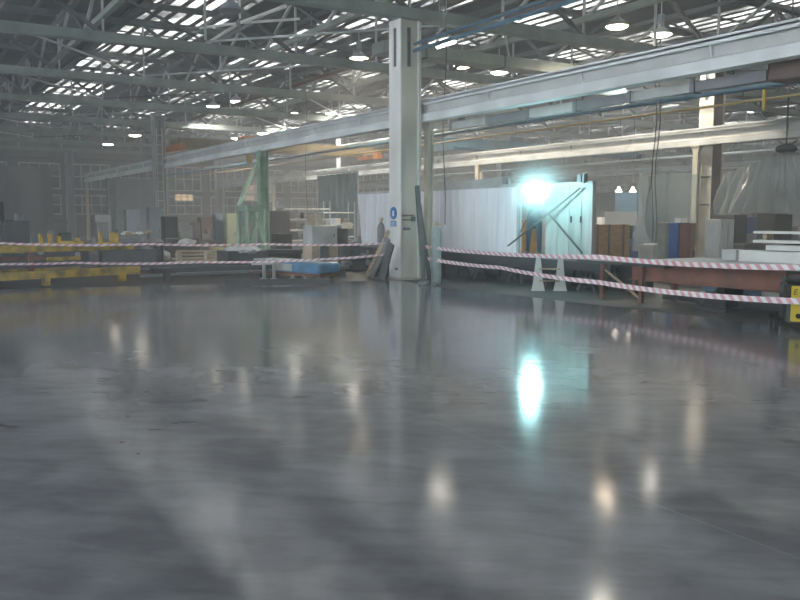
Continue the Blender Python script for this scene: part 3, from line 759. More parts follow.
b = B(); b.ball((0, 0, 0), .075, 1.25, 1.25, 1, 3); arc = tag(b.make('welding_arc', 'arc', None, arc_p), 'dazzling cyan-white welding arc at the top of the panels', 'arc')
al = bpy.data.lights.new('arc_light', 'POINT'); al.energy = 100; al.color = (.45, .95, 1); al.shadow_soft_size = .18
ao = bpy.data.objects.new('arc_light', al); COL.objects.link(ao); ao.parent = arc; ao.location = (0, -.22, .0)
fm = B().ball((0, 0, 0), 1.1, sub=3).make('glare_fume', volume('fume', (.85, .97, 1), 1.5, .2, .95), None, arc_p); tag(fm, 'added bluish fume standing in for lens glare around the arc', 'smoke', None, 'stuff')  # volume added to imitate lens glare around the arc

# ------------------------------------------------------------------ gas cylinders
def gas_cyl(x, y, h, r, body, label, group=None, capm='lgrey', valve=True):
    t = thing('gas_cylinder', label, 'gas cylinder', (x, y, 0), group)
    B().lathe([(r*.9, 0), (r, .03), (r, h*.84), (r*.85, h*.91), (r*.45, h*.955), (r*.3, h*.965)], 20).make('body', body, t, smooth=True)
    if valve:
        b = B().cyl((0, 0, h*.955), (0, 0, h*1.03), .03).cyl((-.07, 0, h*1.0), (.07, 0, h*1.0), .018).cyl((0, 0, h*1.03), (0, 0, h*1.05), .045); b.make('valve', 'brass', t)
        B().ball((.09, -.02, h*1.03), .04, sub=2).make('regulator', capm, t)
    else:
        B().lathe([(r*.5, h*.93), (r*.55, h*.99), (r*.35, h*1.03), (r*.1, h*1.035)], 14).make('cap', capm, t)
    return t
g = hit(436, 283.5, z=0); gas_cyl(g.x, g.y, 1.42, .125, 'bottle', 'tall grey-green gas cylinder standing right of the main column', valve=True)
g = at(381, 24.0); gas_cyl(g.x, g.y, 1.5, .11, 'grey', 'grey gas cylinder standing left of the main column before the panel')
# boards and bars leaning at the main column
def lean(px0, px1, y1, h, w, m, label, x=-18.35, yy=10.95, th=.04):
    a = hit(px0, y1, z=0)+Vector((0, 0, .03)); c = at(px1, a.xy.length*.985); c.z = h
    b = B(); b.bar((0, 0, 0), c-a, th, w); return tag(b.make('leaning_board', m, None, a), label, 'board')
lean(366, 389, 278, 1.25, .10, 'wood', 'thin timber leaning on the left of the main column, outermost')
lean(371, 388, 278, 1.05, .18, 'grey', 'grey board leaning on the left of the main column')
lean(382, 391, 280, .95, .26, 'truss', 'dark grey board leaning nearest the main column')
b = B().box((0, 0, .0), (.5, .12, .45)); p = at(386, 21.8); tag(b.make('blue_crate', 'blue', None, (p.x, p.y, .76)), 'blue plastic crate side showing behind the leaning boards', 'crate')
B().box((0, 0, 0), (.5, .4, .5)).make('crate_stand', 'black', None, (p.x, p.y, .27)); tag(bpy.data.objects['crate_stand'], 'black stand under the blue crate by the main column', 'stand')
q = hit(427, 283, z=0)
for a, c, l in (((424, 284), (417, 186), 'dark steel bar leaning steeply at the right of the main column'), ((430, 283), (419, 205), 'second dark bar leaning at the right of the main column')):
    s = hit(*a, z=.01); e = hit(*c, Y=s.y+.15); rod('leaning_bar', s, e, .09, 'truss', l, 'bar')
b = B()
for k in range(7): b.ball((random.uniform(-.25, .25), random.uniform(-.15, .15), .05), .08, 1.2, 1, .6, 1, .25)
s = hit(427, 285, z=0); tag(b.make('rubble', 'grey', None, s), 'small heap of grey offcuts at the foot of the beige post', 'offcuts', None, 'stuff')

# ------------------------------------------------------------------ left yellow rack
yr = thing('yellow_rack', 'long low yellow steel rack along the slab edge at far left', 'rack', (-20.55, 2.0, 0))
rzv = math.atan2(-9.5, 2.1)+PI/2    # follow the slab edge
yr.rotation_euler = (0, 0, R(13.5))
# local y runs along the rack toward the column
for z, hh, y1_, m in ((.26, .19, 3.45, 'front_beam'), (.86, .14, 3.3, 'upper_beam')):
    B().box((.0, (y1_-5)/2, z), (.16, y1_+5, hh)).make(m, 'yellow', yr)
B().box((-1.3, -1.2, .86), (.14, 7.4, .11)).make('rear_beam', 'yellow', yr)
B().box((-1.3, -1.2, .26), (.14, 7.4, .14)).make('rear_beam', 'yellow', yr)
for k in (-4.0, -2.2, -.15, 1.1, 3.0):
    B().box((0, k, .10), (.14, .16, .2)).make('foot', 'yellow', yr)
for k in (-3.4, -.6, .8): B().box((-.06, k, .56), (.10, .10, .5)).make('upright', 'rust', yr)
for k in (-4.5, -2.0, .6, 2.3): B().box((-.65, k, .80), (1.25, .09, .06)).make('cross_rail', 'yellow', yr)
def clutter(name, label, cat, px, t_, z0, items):
    p = at(px, t_); th = thing(name, label, cat, (p.x, p.y, z0))
    for nm, m, c, d in items: B().box(c, d, bev=min(d)*.08).make(nm, m, th)
    return th
clutter('yellow_bracket', 'yellow welded bracket on the rack, paired uprights', 'bracket', 49, 19.6, .93, [('plate', 'yellow', (0, 0, .03), (.5, .6, .05)), ('upright', 'yellow', (0, -.2, .15), (.12, .08, .25)), ('upright', 'yellow', (0, .0, .15), (.12, .08, .25)), ('upright', 'yellow', (0, .2, .12), (.12, .08, .2))])
clutter('yellow_bracket', 'low yellow bracket on the rack right of the paired uprights', 'bracket', 70, 19.8, .93, [('plate', 'yellow', (0, 0, .05), (.4, .5, .1)), ('upright', 'yellow', (0, .15, .12), (.1, .1, .1))])
clutter('yellow_bracket', 'yellow bracket standing at the right end of the rack', 'bracket', 108, 20.2, .93, [('plate', 'yellow', (0, 0, .03), (.4, .5, .06)), ('upright', 'yellow', (0, -.2, .18), (.1, .08, .3)), ('upright', 'yellow', (0, .12, .15), (.1, .2, .28))])
clutter('orange_bar', 'dull orange bar lying inside the rack at left', 'bar', 16, 19.9, .56, [('bar', 'rust', (0, 0, .04), (.12, 1.5, .10))]).rotation_euler = (0, 0, R(13))
clutter('orange_bar', 'dull orange bar lying inside the rack at centre', 'bar', 62, 19.9, .56, [('bar', 'yellow', (0, 0, .04), (.12, .8, .09))]).rotation_euler = (0, 0, R(13))
B().box((-.65, -1.4, .50), (1.2, 6.6, .03)).make('shelf', 'truss', yr)
B().box((-.75, -1.2, .2), (.9, 6.6, .16)).make('stored_bars', 'black', yr)

# ------------------------------------------------------------------ steel stock on the floor centre-left
for i in range(14):
    a = hit(random.uniform(138, 190), random.uniform(270, 283), z=0); L1 = random.uniform(2.0, 4.5)
    ang = R(90+random.uniform(-14, 18)); z = .05+.05*(i//4)
    b = B(); b.box((L1/2, 0, 0), (L1, random.uniform(.05, .12), .07)); o = b.make('steel_bar', random.choice(['truss', 'grey', 'bgrey', 'lgrey', 'rust']), None, (a.x-.9, a.y, z)); o.rotation_euler = (0, 0, ang)
    tag(o, 'dark steel bar in the loose stack lying on the floor left of the green tower', 'steel bar', 'steel bars on the floor left of the green tower')
for i, (px, py, L1, z) in enumerate(((140, 266, 5.2, .28), (150, 271, 5.0, .30))):
    a = hit(px, py, z=z); rr = B().box((0, L1/2, 0), (.12, L1, .12)).make('long_channel', 'truss', None, (a.x, a.y, z))
    tag(rr, ('rear' if i == 0 else 'front')+' long dark channel raised above the bar stack left of the green tower', 'steel channel')
    for k in (.4, L1-.4): B().box((0, k, -(z-.06)/2-.03), (.3, .1, z-.06)).make('packing_block', 'truss', rr)
pal = thing('timber_stack', 'small stack of pale timbers left of the green tower', 'timber', (0, 0, 0)); pal.location = at(194, 25.5)
pal.location = at(193, 24.3); pal.rotation_euler = (0, 0, math.atan2(Rt.y, Rt.x))
B().box((0, .2, .13), (1.2, .6, .26)).make('pallet', 'black', pal)
for k in range(4):
    o = B().box((0, 0, 0), (1.32, .12, .055)).make('plank', 'wood', pal); o.location = (.02*k, .12*k, .30+.095*k); o.rotation_euler = (0, R(-4+1.5*k), R(3*k-5))
for q in (-.5, .35): B().box((q, .2, .40), (.06, .5, .34)).make('batten', 'cream', pal)
lg = thing('log_drum', 'yellowish round drum right of the pale timbers', 'drum', at(217, 26)); lg.location.z = 0
B().cyl((0, 0, .0), (0, 0, .62), .26, n=18).make('body', 'pgreen', lg); B().cyl((0, 0, .62), (0, 0, .64), .27, n=18).make('lid', 'yellow', lg)
sh = thing('crumpled_sheet', 'white crumpled sheet lying on the bar stack by the green tower', 'sheet', at(242, 23.3)); sh.location.z = .63
b = B(); b.ball((0, 0, .05), .45, 1.6, 1, .22, 3, .08); b.make('film', 'rag', sh)
B().box((0, 0, -.12), (.9, 1.2, .3)).make('packing', 'truss', sh)
p = at(187, 22); b = B(); b.ball((0, 0, 0), .16, 1, 1.6, .6, 2, .2); tag(b.make('white_rag', 'rag', None, (p.x, p.y, 0.93)), 'white rag tied on the upper tape above the timbers', 'rag')

# grey steel ramp edge + blue covered load on low trolley
tr_ = thing('blue_load', 'long load wrapped in blue and white sheet lying on a low trolley', 'load', (0, 0, 0))
a, c = at(262, 22.6), at(329, 20.8); mid = (a+c)/2; tr_.location = mid; dl = (c-a); LL = dl.length
tr_.rotation_euler = (0, 0, math.atan2(dl.y, dl.x))
b = B(); b.box((0, 0, .31), (LL, .8, .28), bev=.07); 
for v in b.bm.verts: v.co.z += .02*math.sin(v.co.x*5)
b.make('blue_wrap', mat('blue_tarp', (.10, .28, .48), .45, var=.3, scale=3), tr_)
b = B(); b.box((-LL*.17, -.41, .31), (LL*.62, .03, .18)); b.box((-LL*.18, 0, .465), (LL*.6, .7, .03)); b.make('white_film', 'rag', tr_)
B().box((0, 0, .13), (LL*1.02, .7, .07)).make('trolley_frame', 'rust', tr_)
for s in (-LL*.4, LL*.4):
    for q in (-.3, .3): B().cyl((s, q-.03, .055), (s, q+.03, .055), .055, n=14).make('wheel', 'rubber', tr_)
for px, l in ((264, 'left short pale post of the low barrier before the blue load'), (274, 'second short pale post of the low barrier before the blue load'), (293, 'third short pale post of the low barrier before the blue load'), (304, 'right short pale post of the low barrier before the blue load')):
    p = hit(px, 279, z=0); tag(B().box((0, 0, .27), (.07, .07, .54)).box((0, 0, .01), (.16, .16, .02)).make('barrier_post', 'lgrey', None, p), l, 'post', 'low barrier posts before the blue load')
p = hit(290, 281, z=0); b = B(); a2, c2 = hit(225, 283, z=.1), hit(330, 281, z=.1); b.bar((0, 0, 0), c2-a2, .08, .14); tag(b.make('kerb_bar', 'truss', None, a2), 'dark steel kerb bar on the floor before the blue load', 'bar')

# grey control box on wooden crates
p = at(320, 23.3); cr = thing('wooden_crate', 'wooden crate with a dark block as shade in its middle under the grey control box', 'crate', p)
for s in (-.28, .28): B().box((.0, s, .5), (.6, .26, .62)).make('side_panel', 'card', cr)
B().box((0, 0, .5), (.5, .28, .6)).make('inner_shade', 'truss', cr); B().box((0, 0, .1), (.7, .9, .18)).make('skid', 'wood', cr)  # dark block stands for the shade inside the open crate
cb = thing('control_box', 'light grey steel control box on the wooden crate left of the main column', 'cabinet', (p.x, p.y, .81))
B().box((0, 0, .28), (.6, .78, .54), bev=.015).make('body', 'lgrey', cb); B().box((.305, 0, .28), (.012, .7, .46)).make('door', 'lgrey', cb); B().box((.315, .28, .28), (.015, .03, .08)).make('handle', 'black', cb)
for s, l in ((-.25, 'tan board standing on the grey control box, left'), (.0, 'pale board standing on the grey control box, right')):
    tag(B().box((0, 0, .15), (.05, .18, .32), rot=Matrix.Rotation(R(12), 4, 'X')).make('offcut_board', 'card' if s < 0 else 'cream', None, (p.x, p.y+s-.02, 1.36)), l, 'board')
p = at(338, 22.2); b = B().box((0, 0, .25), (.4, .5, .12), bev=.02).box((0, 0, .1), (.3, .3, .2)); b.box((.1, .2, .36), (.2, .25, .1)); tag(b.make('small_vice', 'grey', None, p), 'grey steel vice right of the blue load', 'vice')

# ------------------------------------------------------------------ cabinets, shelves, machines
def cabinet(px, t_, w, d, h, m, label, name='cabinet', z=0, doors=1, rz=0, legs=True):
    p = at(px, t_); t = thing(name, label, 'cabinet', (p.x, p.y, z), None, rz)
    B().box((0, 0, h/2+.03), (d, w, h-.06), bev=.01).make('body', m, t)
    B().box((0, 0, .04), (d*.9, w*.9, .08)).make('plinth', 'black', t)
    for i in range(doors):
        ww = (w-.06)/doors; c = -w/2+.03+ww*(i+.5)
        dd = B().box((d/2+.006, c, h/2+.03), (.014, ww-.02, h-.2)).make('door', m, t)
        B().box((d/2+.022, c+ww*.35, h/2), (.02, .025, .14)).make('handle', 'black', dd)
        dd2 = B().box((0, -d*0-w/2-.006, h/2+.03), (d-.06, .012, h-.2)).make('side_panel', m, t) if i == 0 else None
    return t
cabinet(720, 19.0, .48, .42, 1.55, 'lgrey', 'light grey double-door cabinet in front of the cream and brown column', doors=2)
khk = mat('khaki_enamel', (.30, .32, .29), .5); mar = mat('maroon_enamel', (.20, .09, .07), .5)
cabinet(666, 20.3, .23, .3, 1.46, khk, 'slim grey-green locker, leftmost of three left of the cream post', 'locker')
cabinet(677, 20.1, .26, .3, 1.46, 'blue', 'slim blue locker in the middle of the three by the cream post', 'locker')
cabinet(687.5, 19.9, .24, .3, 1.46, mar, 'slim maroon locker, rightmost of three by the cream post', 'locker')
p = at(681, 20.1); tag(B().box((0, 0, .06), (.2, .24, .11), bev=.01).make('white_pack', 'boardw', None, (p.x, p.y, 1.46)), 'small white pack on top of the blue locker', 'pack')
cabinet(132, 44, .7, .5, 2.0, 'bgrey', 'blue-grey cabinet left of the rung column')
cabinet(154, 38, .55, .5, 2.05, 'bgrey', 'tall blue-grey cabinet right at the foot of the rung column')
cabinet(219, 36, .45, .4, 1.75, 'bgrey', 'slim blue-grey cabinet left of the green tower')
cabinet(230, 35.5, .45, .4, 1.75, 'pgreen', 'sage green cabinet between the blue-grey cabinet and the green tower')
cabinet(277, 34, .85, .7, 1.85, 'black', 'dark grey cabinet right of the green post')
cabinet(206, 40, .7, .6, 1.6, 'brown', 'brown cabinet far back between the rung column and green tower')
cabinet(101, 48, .8, .6, 1.7, 'grey', 'grey cabinet far left beyond the yellow rack')

def shelving(px, t_, w, h, levels, label, d=.6):
    p = at(px, t_); t = thing('shelving_unit', label, 'shelving', (p.x, p.y, 0))
    for sx in (-d/2, d/2):
        for sy in (-w/2, w/2): B().box((sx, sy, h/2), (.05, .05, h)).make('upright', 'bgrey', t)
    for z in levels: B().box((0, 0, z), (d, w, .05)).make('shelf', 'lgrey', t)
    for z in levels[:-1]:
        for k in range(int(w/.8)):
            if random.random() < .8:
                hh = random.uniform(.18, .38); B().box((0, -w/2+.45+.8*k, z+.025+hh/2), (.4, random.uniform(.3, .6), hh), bev=.01).make('bin', random.choice(['black', 'grey', 'bgrey', 'truss']), t)
    return t
shelving(304, 36, 2.2, 2.3, [.15, .6, 1.05, 1.5, 1.95], 'metal shelving with dark bins behind the grey control box')
shelving(336, 38, 1.6, 2.3, [.15, .7, 1.25, 1.8], 'second metal shelving right of the first, before the dark curtain')

def machine(px, t_, w, d, h, m, label, extra=0, name='machine_tool'):
    p = at(px, t_); t = thing(name, label, 'machine', (p.x, p.y, 0))
    B().box((0, 0, h*.22), (d, w, h*.44), bev=.03).make('base', m, t)
    B().box((-d*.15, -w*.22, h*.68), (d*.5, w*.4, h*.5), bev=.03).make('headstock', m, t)
    B().box((0, w*.15, h*.52), (d*.6, w*.35, h*.14)).make('saddle', 'grey', t)
    B().cyl((0, w*.32, h*.42), (0, w*.32, h*.72), .07*h, n=12).make('spindle', 'grey', t)
    B().cyl((d*.5, w*.1, h*.3), (d*.55, w*.1, h*.3), .09, n=14).make('handwheel', 'lgrey', t)
    return t
machine(30, 27, 1.9, 1.2, 1.6, 'black', 'black machine with sloped hood beyond the yellow rack')
p = at(30, 26.2); B().prism([(-.9, .9), (.8, .9), (.8, 1.55), (-.3, 1.55)], 0, -.4, .4)
machine(71, 28, .9, .8, 1.15, 'black', 'small black machine just left of the thin cream post')
machine(178, 33, 1.4, 1.0, 1.75, 'black', 'black lathe-like machine right of the rung column')
machine(348, 27.5, 1.2, .9, 1.35, 'black', 'black machine left of the aluminium panel')
machine(5, 34, 1.6, 1.2, 2.4, 'black', 'tall black machine at the left picture edge')
machine(108, 36, 1.2, .9, 1.5, 'grey', 'grey machine behind the right end of the yellow rack')
machine(200, 35, 1.0, .9, 1.5, 'truss', 'grey machine far back right of the rung column')
machine(292, 27, 1.4, .9, 1.15, 'black', 'black machine between the green tower and the control box')
machine(360, 24.8, .9, .6, .85, 'black', 'low black machine left of the leaning boards')
# heap of bags
hp = thing('bagged_material', 'heap of grey bags with white scraps left of the rung column', 'heap', at(136, 30))
b = B()
for i in range(16): b.ball((random.uniform(-.5, .5), random.uniform(-.85, .85), random.uniform(.15, .75)), .3, 1, 1.2, .75, 2, .1)
b.make('bags', 'grey', hp)
for i in range(9): B().ball((random.uniform(.1, .5), random.uniform(-.8, .8), random.uniform(.95, 1.15)), .11, 1, 1.3, .6, 1, .25).make('scrap', random.choice(['boardw', 'boardw', 'card']), hp)
hp['kind'] = 'stuff'
for px, t_, z, m, l in ((335, 27.4, 1.36, 'boardw', 'white carton on top of the black machine left of the panel'), (347, 27.2, 1.22, 'cream', 'cream carton beside the white carton on the black machine')):
    p = at(px, t_); tag(B().box((0, 0, .1), (.25, .3, .2), rot=.5, bev=.01).make('carton', m, None, (p.x, p.y, z)), l, 'carton')
# dark bench row behind tapes, middle-left
def bench(px0, px1, t_, h, label, m='black'):
    a, c = at(px0, t_), at(px1, t_); d = c-a; t = thing('workbench', label, 'bench', (a+c)/2, None, math.atan2(d.y, d.x)); Ln = d.length
    B().box((0, 0, h-.04), (Ln, .8, .08)).make('top', m, t); B().box((0, .1, h*.45), (Ln*.9, .6, h*.6)).make('drawers', m, t)
    for s in (-1, 1):
        for q in (-.34, .34): B().box((s*(Ln/2-.06), q, h/2-.04), (.08, .08, h-.08)).make('leg', m, t)
bench(100, 160, 24.5, .85, 'dark workbench behind the right end of the yellow rack')
bench(328, 352, 29.5, .8, 'dark workbench left of the leaning boards', 'truss')
bench(232, 300, 25.5, .6, 'low dark workbench behind the green tower')

# dark curtain wall far behind (welding curtain)
c1 = at(318, 44); c2 = at(358, 40)
t = thing('welding_curtain', 'dark teal welding curtain hanging behind the shelving', 'curtain', (c1.x, c1.y, 0)); d = c2-c1
b = B(); pts = []
for i in range(41):
    u = i/40; pts.append(Vector((d.x*u, d.y*u, 0)) + Vector((-d.y, d.x, 0)).normalized()*.08*math.sin(i*1.1))
for a_, c_ in zip(pts, pts[1:]): b.bar(a_+Vector((0, 0, 1.9)), c_+Vector((0, 0, 1.9)), .03, 3.7)
b.make('fabric', mat('teal_curtain', (.05, .11, .12), .8), t)
B().bar((0, 0, 3.8), Vector((d.x, d.y, 3.8)), .06).make('rail', 'grey', t)
for k in (0, 1): B().bar((d.x*k, d.y*k, 0), (d.x*k, d.y*k, 3.8), .07).make('pole', 'grey', t)

# ------------------------------------------------------------------ right side: steel table, beam, legs
tb = thing('steel_table', 'long steel layout table with a rusty beam under its plate at right', 'table', (-11.9, 11.75, 0))
TL = 5.4
B().box((TL/2+.7, .95, .79), (TL-.9, 1.9, .025)).make('top_plate', 'lgrey', tb)
b = B(); b.box((TL/2+.55, .08, .76), (TL-1.0, .2, .02)); b.box((TL/2+.55, .08, .44), (TL-1.0, .2, .02)); b.box((TL/2+.55, .08, .6), (TL-1.0, .015, .32)); b.make('main_beam', 'rust', tb)
b = B(); b.box((TL/2+.55, 1.7, .76), (TL-1.0, .2, .02)); b.box((TL/2+.55, 1.7, .6), (TL-1.0, .015, .32)); b.make('rear_beam', 'rust', tb)
B().box((.9, 0.1, .73), (2.2, .5, .06)).make('side_ledge', 'truss', tb)
for x in (.38, 1.35): B().box((x, .0, .36), (.08, .08, .70)).make('leg', 'rust', tb)
for x in (.38, 1.35): B().box((x, .9, .36), (.08, .08, .70)).make('leg', 'rust', tb)
B().bar((.35, .02, .62), (1.4, .05, .03), .035).make('brace', 'wood', tb)
for x in (2.8, 4.5):
    b = B(); b.box((x, .6, .40), (.16, .5, .32)); b.box((x, .6, .15), (.28, .6, .2)); b.box((x, .6, .03), (.6, 1.0, .06)); b.make('pedestal', 'black', tb)
    B().bar((x-.5, .4, .06), (x-.05, .5, .42), .06).make('brace', 'black', tb)
B().box((3.4, .75, .12), (4.2, .25, .12)).make('floor_beam', 'black', tb)
# things under and on the table
for pa, pb, m, nm, l in ((704, 733, 'lblue', 'blue_sheet', 'light blue box side under the steel table left of the pedestal'), (737, 762, 'lblue', 'blue_sheet', 'light blue box side under the steel table right of the pedestal'), (763, 784, 'boardw', 'white_plate', 'white box side under the steel table near the yellow machine')):
    a, c = hit(pa, 292, Y=12.75), hit(pb, 292, Y=12.75)
    o = B().box((0, .1, 0), (c.x-a.x, .3, .17), bev=.01).make(nm, m, None, ((a.x+c.x)/2, 12.75, .33)); B().box((0, .1, -.165), (c.x-a.x-.1, .25, .16)).make('packing', 'black', o); tag(o, l, 'box')
def board(loc, d, m, label, rz=0, name='white_board'):
    o = B().box((0, 0, 0), d, bev=.008).make(name, m, None, loc); o.rotation_euler = (0, 0, rz); return tag(o, label, 'board')
tl = tb.location
bp = hit(733, 258, Y=13.2)
tag(B().box((0, 0, .11), (.30, .26, .20), bev=.01).make('white_box', 'lgrey', None, (bp.x, 13.2, .80)), 'small pale box on the steel table right of the grey cabinet', 'box')
b1 = hit(775, 257, Y=13.3)
board((b1.x, 13.3, .90), (1.3, .3, .20), 'boardw', 'long low white board on the rear of the steel table')
board((b1.x+.35, 13.35, 1.06), (.95, .3, .09), 'boardw', 'white beam second up in the stack on the steel table')
board((b1.x+.15, 13.3, 1.17), (1.0, .3, .05), 'boardw', 'white plank resting in the middle of the board stack')
board((b1.x+.20, 13.3, 1.33), (1.1, .3, .045), 'boardw', 'topmost white plank of the stack at the right edge')
for dx in (-.15, .55): tag(B().box((0, 0, 0), (.08, .2, .11)).make('spacer_block', 'wood', None, (b1.x+dx, 13.3, 1.25)), ('left' if dx < 0 else 'right')+' timber spacer under the topmost white plank', 'block')
for (px, py, l, m) in ((652, 261, 'small dark tool on the left ledge of the steel table', 'black'), (640, 262, 'pale offcut on the left ledge of the steel table', 'boardw')):
    p = hit(px, py, z=.76); tag(B().box((0, 0, .02), (.3, .12, .04), bev=.005).make('offcut', m, None, (p.x, 11.9, .76)), l, 'offcut')

# plywood crate, dark box, white board, drum behind the table's left end
p = at(613, 23); t = thing('plywood_crate', 'orange-brown plywood crate right of the aluminium panels', 'crate', p, None, math.atan2(Rt.y, Rt.x))
B().box((0, .3, .78), (.95, .6, 1.22)).make('body', 'ply', t)
for k in (-.42, -.1, .3): B().box((k, -.02, .78), (.05, .05, 1.24)).make('batten', 'brown', t)
B().box((0, .3, .08), (.95, .6, .16)).make('skid', 'wood', t)
p = at(624, 27); board((p.x, p.y, 1.55), (1.25, .05, .45), 'boardw', 'white rectangular board standing behind the plywood crate', math.atan2(Rt.y, Rt.x))
t = thing('board_stand', 'dark stand carrying the white board behind the plywood crate', 'stand', (p.x, p.y, 0)); B().box((0, 0, .66), (.5, .3, 1.32)).make('body', 'black', t)
p = at(628, 33); t = thing('dark_screen', 'dark blue upright screen far behind the plywood crate', 'screen', p, None, math.atan2(Rt.y, Rt.x)); B().box((0, 0, 1.8), (1.05, .15, 1.6)).make('panel', 'conduit', t); B().box((0, 0, .5), (.1, .4, 1.0)).make('post', 'black', t)
p = at(602, 30); t = thing('white_post', 'white post left behind the plywood crate', 'post', p); B().box((0, 0, .8), (.25, .25, 1.6)).make('shaft', 'boardw', t); B().box((0, 0, .02), (.4, .4, .04)).make('base_plate', 'grey', t)
for px, l in ((618, 'small white hanging lamp, left of two above the dark screen'), (632, 'small white hanging lamp, right of two above the dark screen')):
    p = at(px, 31.6); t = thing('hanging_lamp', l, 'lamp', (p.x, p.y, 2.55)); B().lathe([(.13, 0), (.05, .14), (.03, .2)]).make('shade', 'lensf', t); B().bar((0, 0, .2), (0, 0, 5.6), .015).make('cord', 'truss', t)
p = at(636, 24); t = thing('blue_drum', 'blue drum between the plywood crate and the plastic sheet', 'drum', p); B().lathe([(.24, 0), (.25, .02), (.24, .4), (.25, .42), (.24, .8), (.25, .84), (.25, .88), (.22, .88)]).make('body', 'blue', t, smooth=True)
B().box((0, 0, .93), (.3, .3, .1)).make('lid', 'blue', t)
p = at(652, 21); t = thing('pale_carton', 'pale carton with white paper at the foot of the plastic sheet', 'carton', p); B().box((0, 0, .45), (.5, .4, .9), bev=.01).make('body', 'lgrey', t); B().box((0, 0, .92), (.3, .25, .03), rot=.3).make('paper', 'boardw', t)

# ------------------------------------------------------------------ draped polythene
def drape(name, label, top, bot, fold, nseg=60, nv=16, amp=.12, seed=0):
    t0_ = Vector(top[0]); me = bpy.data.meshes.new(name); vs = []; fs = []
    def lerp(pl, u):
        k = u*(len(pl)-1); i = min(int(k), len(pl)-2); return Vector(pl[i]).lerp(Vector(pl[i+1]), k-i)
    for j in range(nv+1):
        v = j/nv
        for i in range(nseg+1):
            u = i/nseg; a, c = lerp(top, u), lerp(bot, u); p = a.lerp(c, v)
            n = noise.noise(Vector((u*fold, v*1.6, seed)))*amp*(.4+v) + math.sin(u*fold*2.3+v*2)*amp*.35
            q = noise.noise(Vector((u*fold*2.5+5, v*2.2, seed+3)))*amp*.5
            p += Vector((-.3, -.9, 0))*(n+q); vs.append(p-t0_)
    W = nseg+1
    for j in range(nv):
        for i in range(nseg): fs.append((j*W+i, j*W+i+1, (j+1)*W+i+1, (j+1)*W+i))
    me.from_pydata([tuple(v) for v in vs], [], fs); me.materials.append(M['sheet'])
    for p in me.polygons: p.use_smooth = True
    o = bpy.data.objects.new(name, me); COL.objects.link(o); o.location = t0_
    tag(o, label, 'plastic sheet'); return o
def a3(px, t_, z): p = at(px, t_); p.z = z; return p
drape('plastic_sheet', 'translucent plastic sheet hanging left of the cream post',
      [a3(640, 22, 2.75), a3(650, 22, 2.65), a3(672, 22.3, 2.80), a3(696, 22.5, 2.75)], [a3(641, 21.8, .7), a3(655, 21.6, .75), a3(672, 22.2, .8), a3(698, 22.5, .8)], 9, amp=.22)
drape('plastic_sheet', 'wide translucent plastic tent fanning down from a hook at right',
      [a3(722, 23, 2.75), a3(750, 22, 3.0), a3(772, 21.2, 3.2), a3(786, 21, 3.25), a3(830, 21, 3.1)], [a3(714, 22.5, 1.65), a3(735, 21.6, 1.7), a3(765, 20.8, 1.7), a3(800, 20.4, 1.65), a3(850, 20.4, 1.6)], 24, nseg=110, amp=.15, seed=4)
t = thing('plastic_hook', 'dark lifting hook holding up the plastic tent', 'hook', a3(783, 21.2, 3.2)); B().ball((0, 0, .12), .22, 1.3, 1, .6).make('block', 'black', t); B().bar((0, 0, .2), (0, 0, 5.4), .03).make('chain', 'truss', t)
machine(745, 26, 1.6, 1.2, 1.8, 'black', 'black machine veiled by the plastic tent, left')
machine(790, 25, 2.2, 1.2, 1.9, 'black', 'black machine veiled by the plastic tent, right')
navy = mat('dark_blue_enamel', (.02, .04, .12), .6); p = at(757, 26.5); t = thing('blue_cabinet', 'dark blue cabinet standing behind the plastic tent', 'cabinet', p); B().box((0, 0, .8), (.6, .8, 1.6), bev=.02).make('body', navy, t); B().box((.31, 0, .8), (.015, .7, 1.4)).make('door', navy, t)
for px, t_, l in ((668, 27, 'blue machine veiled by the left plastic sheet'),): machine(px, t_, 1.4, 1.0, 2.1, 'conduit', l)

# dark background clutter row under the roof at the back
for i, (px, t_, w, h, m) in enumerate(((450, 33, 2, 1.9, 'black'), (588, 41, 3, 1.7, 'bgrey'), (566, 43.5, 3, 2.2, 'grey'), (715, 38, 3, 2.4, 'truss'), (770, 42, 4, 2.6, 'brown'), (660, 45, 4, 2.2, 'bgrey'))):
    machine(px, t_, w, 1.4, h, m, ['dark machine behind the long aluminium panel', 'blue-grey machine far behind the plywood crate', 'grey machine far behind the shorter panel', 'dark steel machine far behind the cream and brown column', 'brown machine deep behind the plastic tent', 'blue-grey machine deep behind the left plastic sheet'][i])
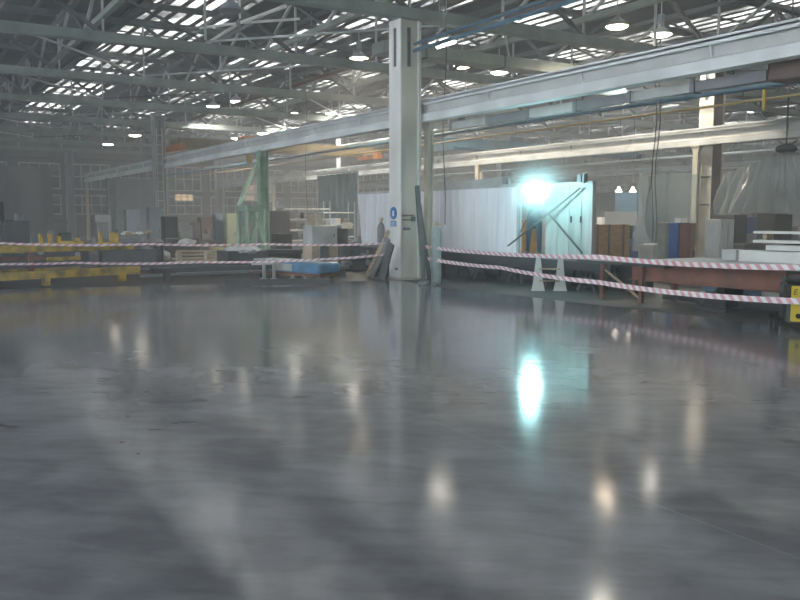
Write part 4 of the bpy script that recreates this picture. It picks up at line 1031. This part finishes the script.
# ------------------------------------------------------------------ yellow welding power source at right edge
wm = thing('welding_machine', 'yellow welding power source on wheels at the right picture edge', 'welding machine', (0, 0, 0))
p = hit(793, 331, z=0); wm.location = p; ax = math.atan2(Rt.y, Rt.x)-.32; wm.rotation_euler = (0, 0, ax)
B().box((.12, .29, .40), (.46, .62, .56), bev=.03).make('body', 'black', wm)
B().box((.15, -.035, .39), (.40, .02, .50), bev=.008).make('front_panel', 'yel2', wm)
B().box((-.125, .30, .40), (.012, .55, .5)).make('side_frame', 'black', wm)
B().box((.12, .3, .72), (.5, .6, .05), bev=.02).make('lid', 'black', wm)
for s in (-.1, .34): B().bar((s, .05, .7), (s, .05, .82), .03).make('handle_post', 'black', wm)
B().cyl((-.12, .05, .82), (.36, .05, .82), .02).make('handle', 'black', wm)
for s in (-.22, .36):
    for q in (.05, .6): B().cyl((s-.03, q, .08), (s+.03, q, .08), .085, n=18).make('wheel', 'rubber', wm)
for s in (.05, .2): B().cyl((s, -.045, .22), (s, -.06, .22), .035, n=14).make('socket', 'black', wm)
cu = bpy.data.curves.new('lettering', 'FONT'); cu.body = 'E'; cu.size = .11; cu.extrude = .002; cu.align_x = 'LEFT'; cu.shear = .2
to_ = bpy.data.objects.new('lettering', cu); COL.objects.link(to_); to_.parent = wm; to_.location = (-.03, -.048, .52); to_.rotation_euler = (R(90), 0, 0); cu.materials.append(M['black'])
bpy.context.view_layer.update()
lm = bpy.data.meshes.new_from_object(to_); lo2 = bpy.data.objects.new('lettering', lm); COL.objects.link(lo2); lo2.parent = wm; lo2.location = to_.location; lo2.rotation_euler = to_.rotation_euler
if not lm.materials: lm.materials.append(M['black'])
bpy.data.objects.remove(to_); lo2.name = 'lettering'
B().box((.10, -.048, .45), (.14, .006, .015)).make('stripe', 'black', wm)

# ------------------------------------------------------------------ haze
HZ = True
if HZ:
    hz = B().box(((X0+X1)/2, (Y0+Y1)/2, 4.6), (X1-X0+2, Y1-Y0+2, 9.6)).make('haze', volume('haze', (.94, .97, 1), .0068, .35))  # volume added to imitate a washed-out lens veil
    tag(hz, 'added grey-blue haze standing in for lens veil across the hall', 'haze', None, 'stuff')

# ------------------------------------------------------------------ sky and view
wd = bpy.data.worlds.new('World'); SC.world = wd; wd.use_nodes = True
bg = wd.node_tree.nodes['Background']; bg.inputs[0].default_value = (.93, .945, 1, 1); bg.inputs[1].default_value = 6.5
vs = SC.view_settings; vs.view_transform = 'Standard'; vs.look = 'None'; vs.gamma = 1; vs.use_curve_mapping = False; vs.exposure = .52
cy = SC.cycles
cy.use_denoising = True; cy.max_bounces = 8; cy.diffuse_bounces = 4; cy.glossy_bounces = 4; cy.transparent_max_bounces = 12; cy.volume_bounces = 1
cy.sample_clamp_indirect = 6; cy.sample_clamp_direct = 0; cy.caustics_reflective = False; cy.caustics_refractive = False
cy.volume_step_rate = 4; cy.volume_max_steps = 64
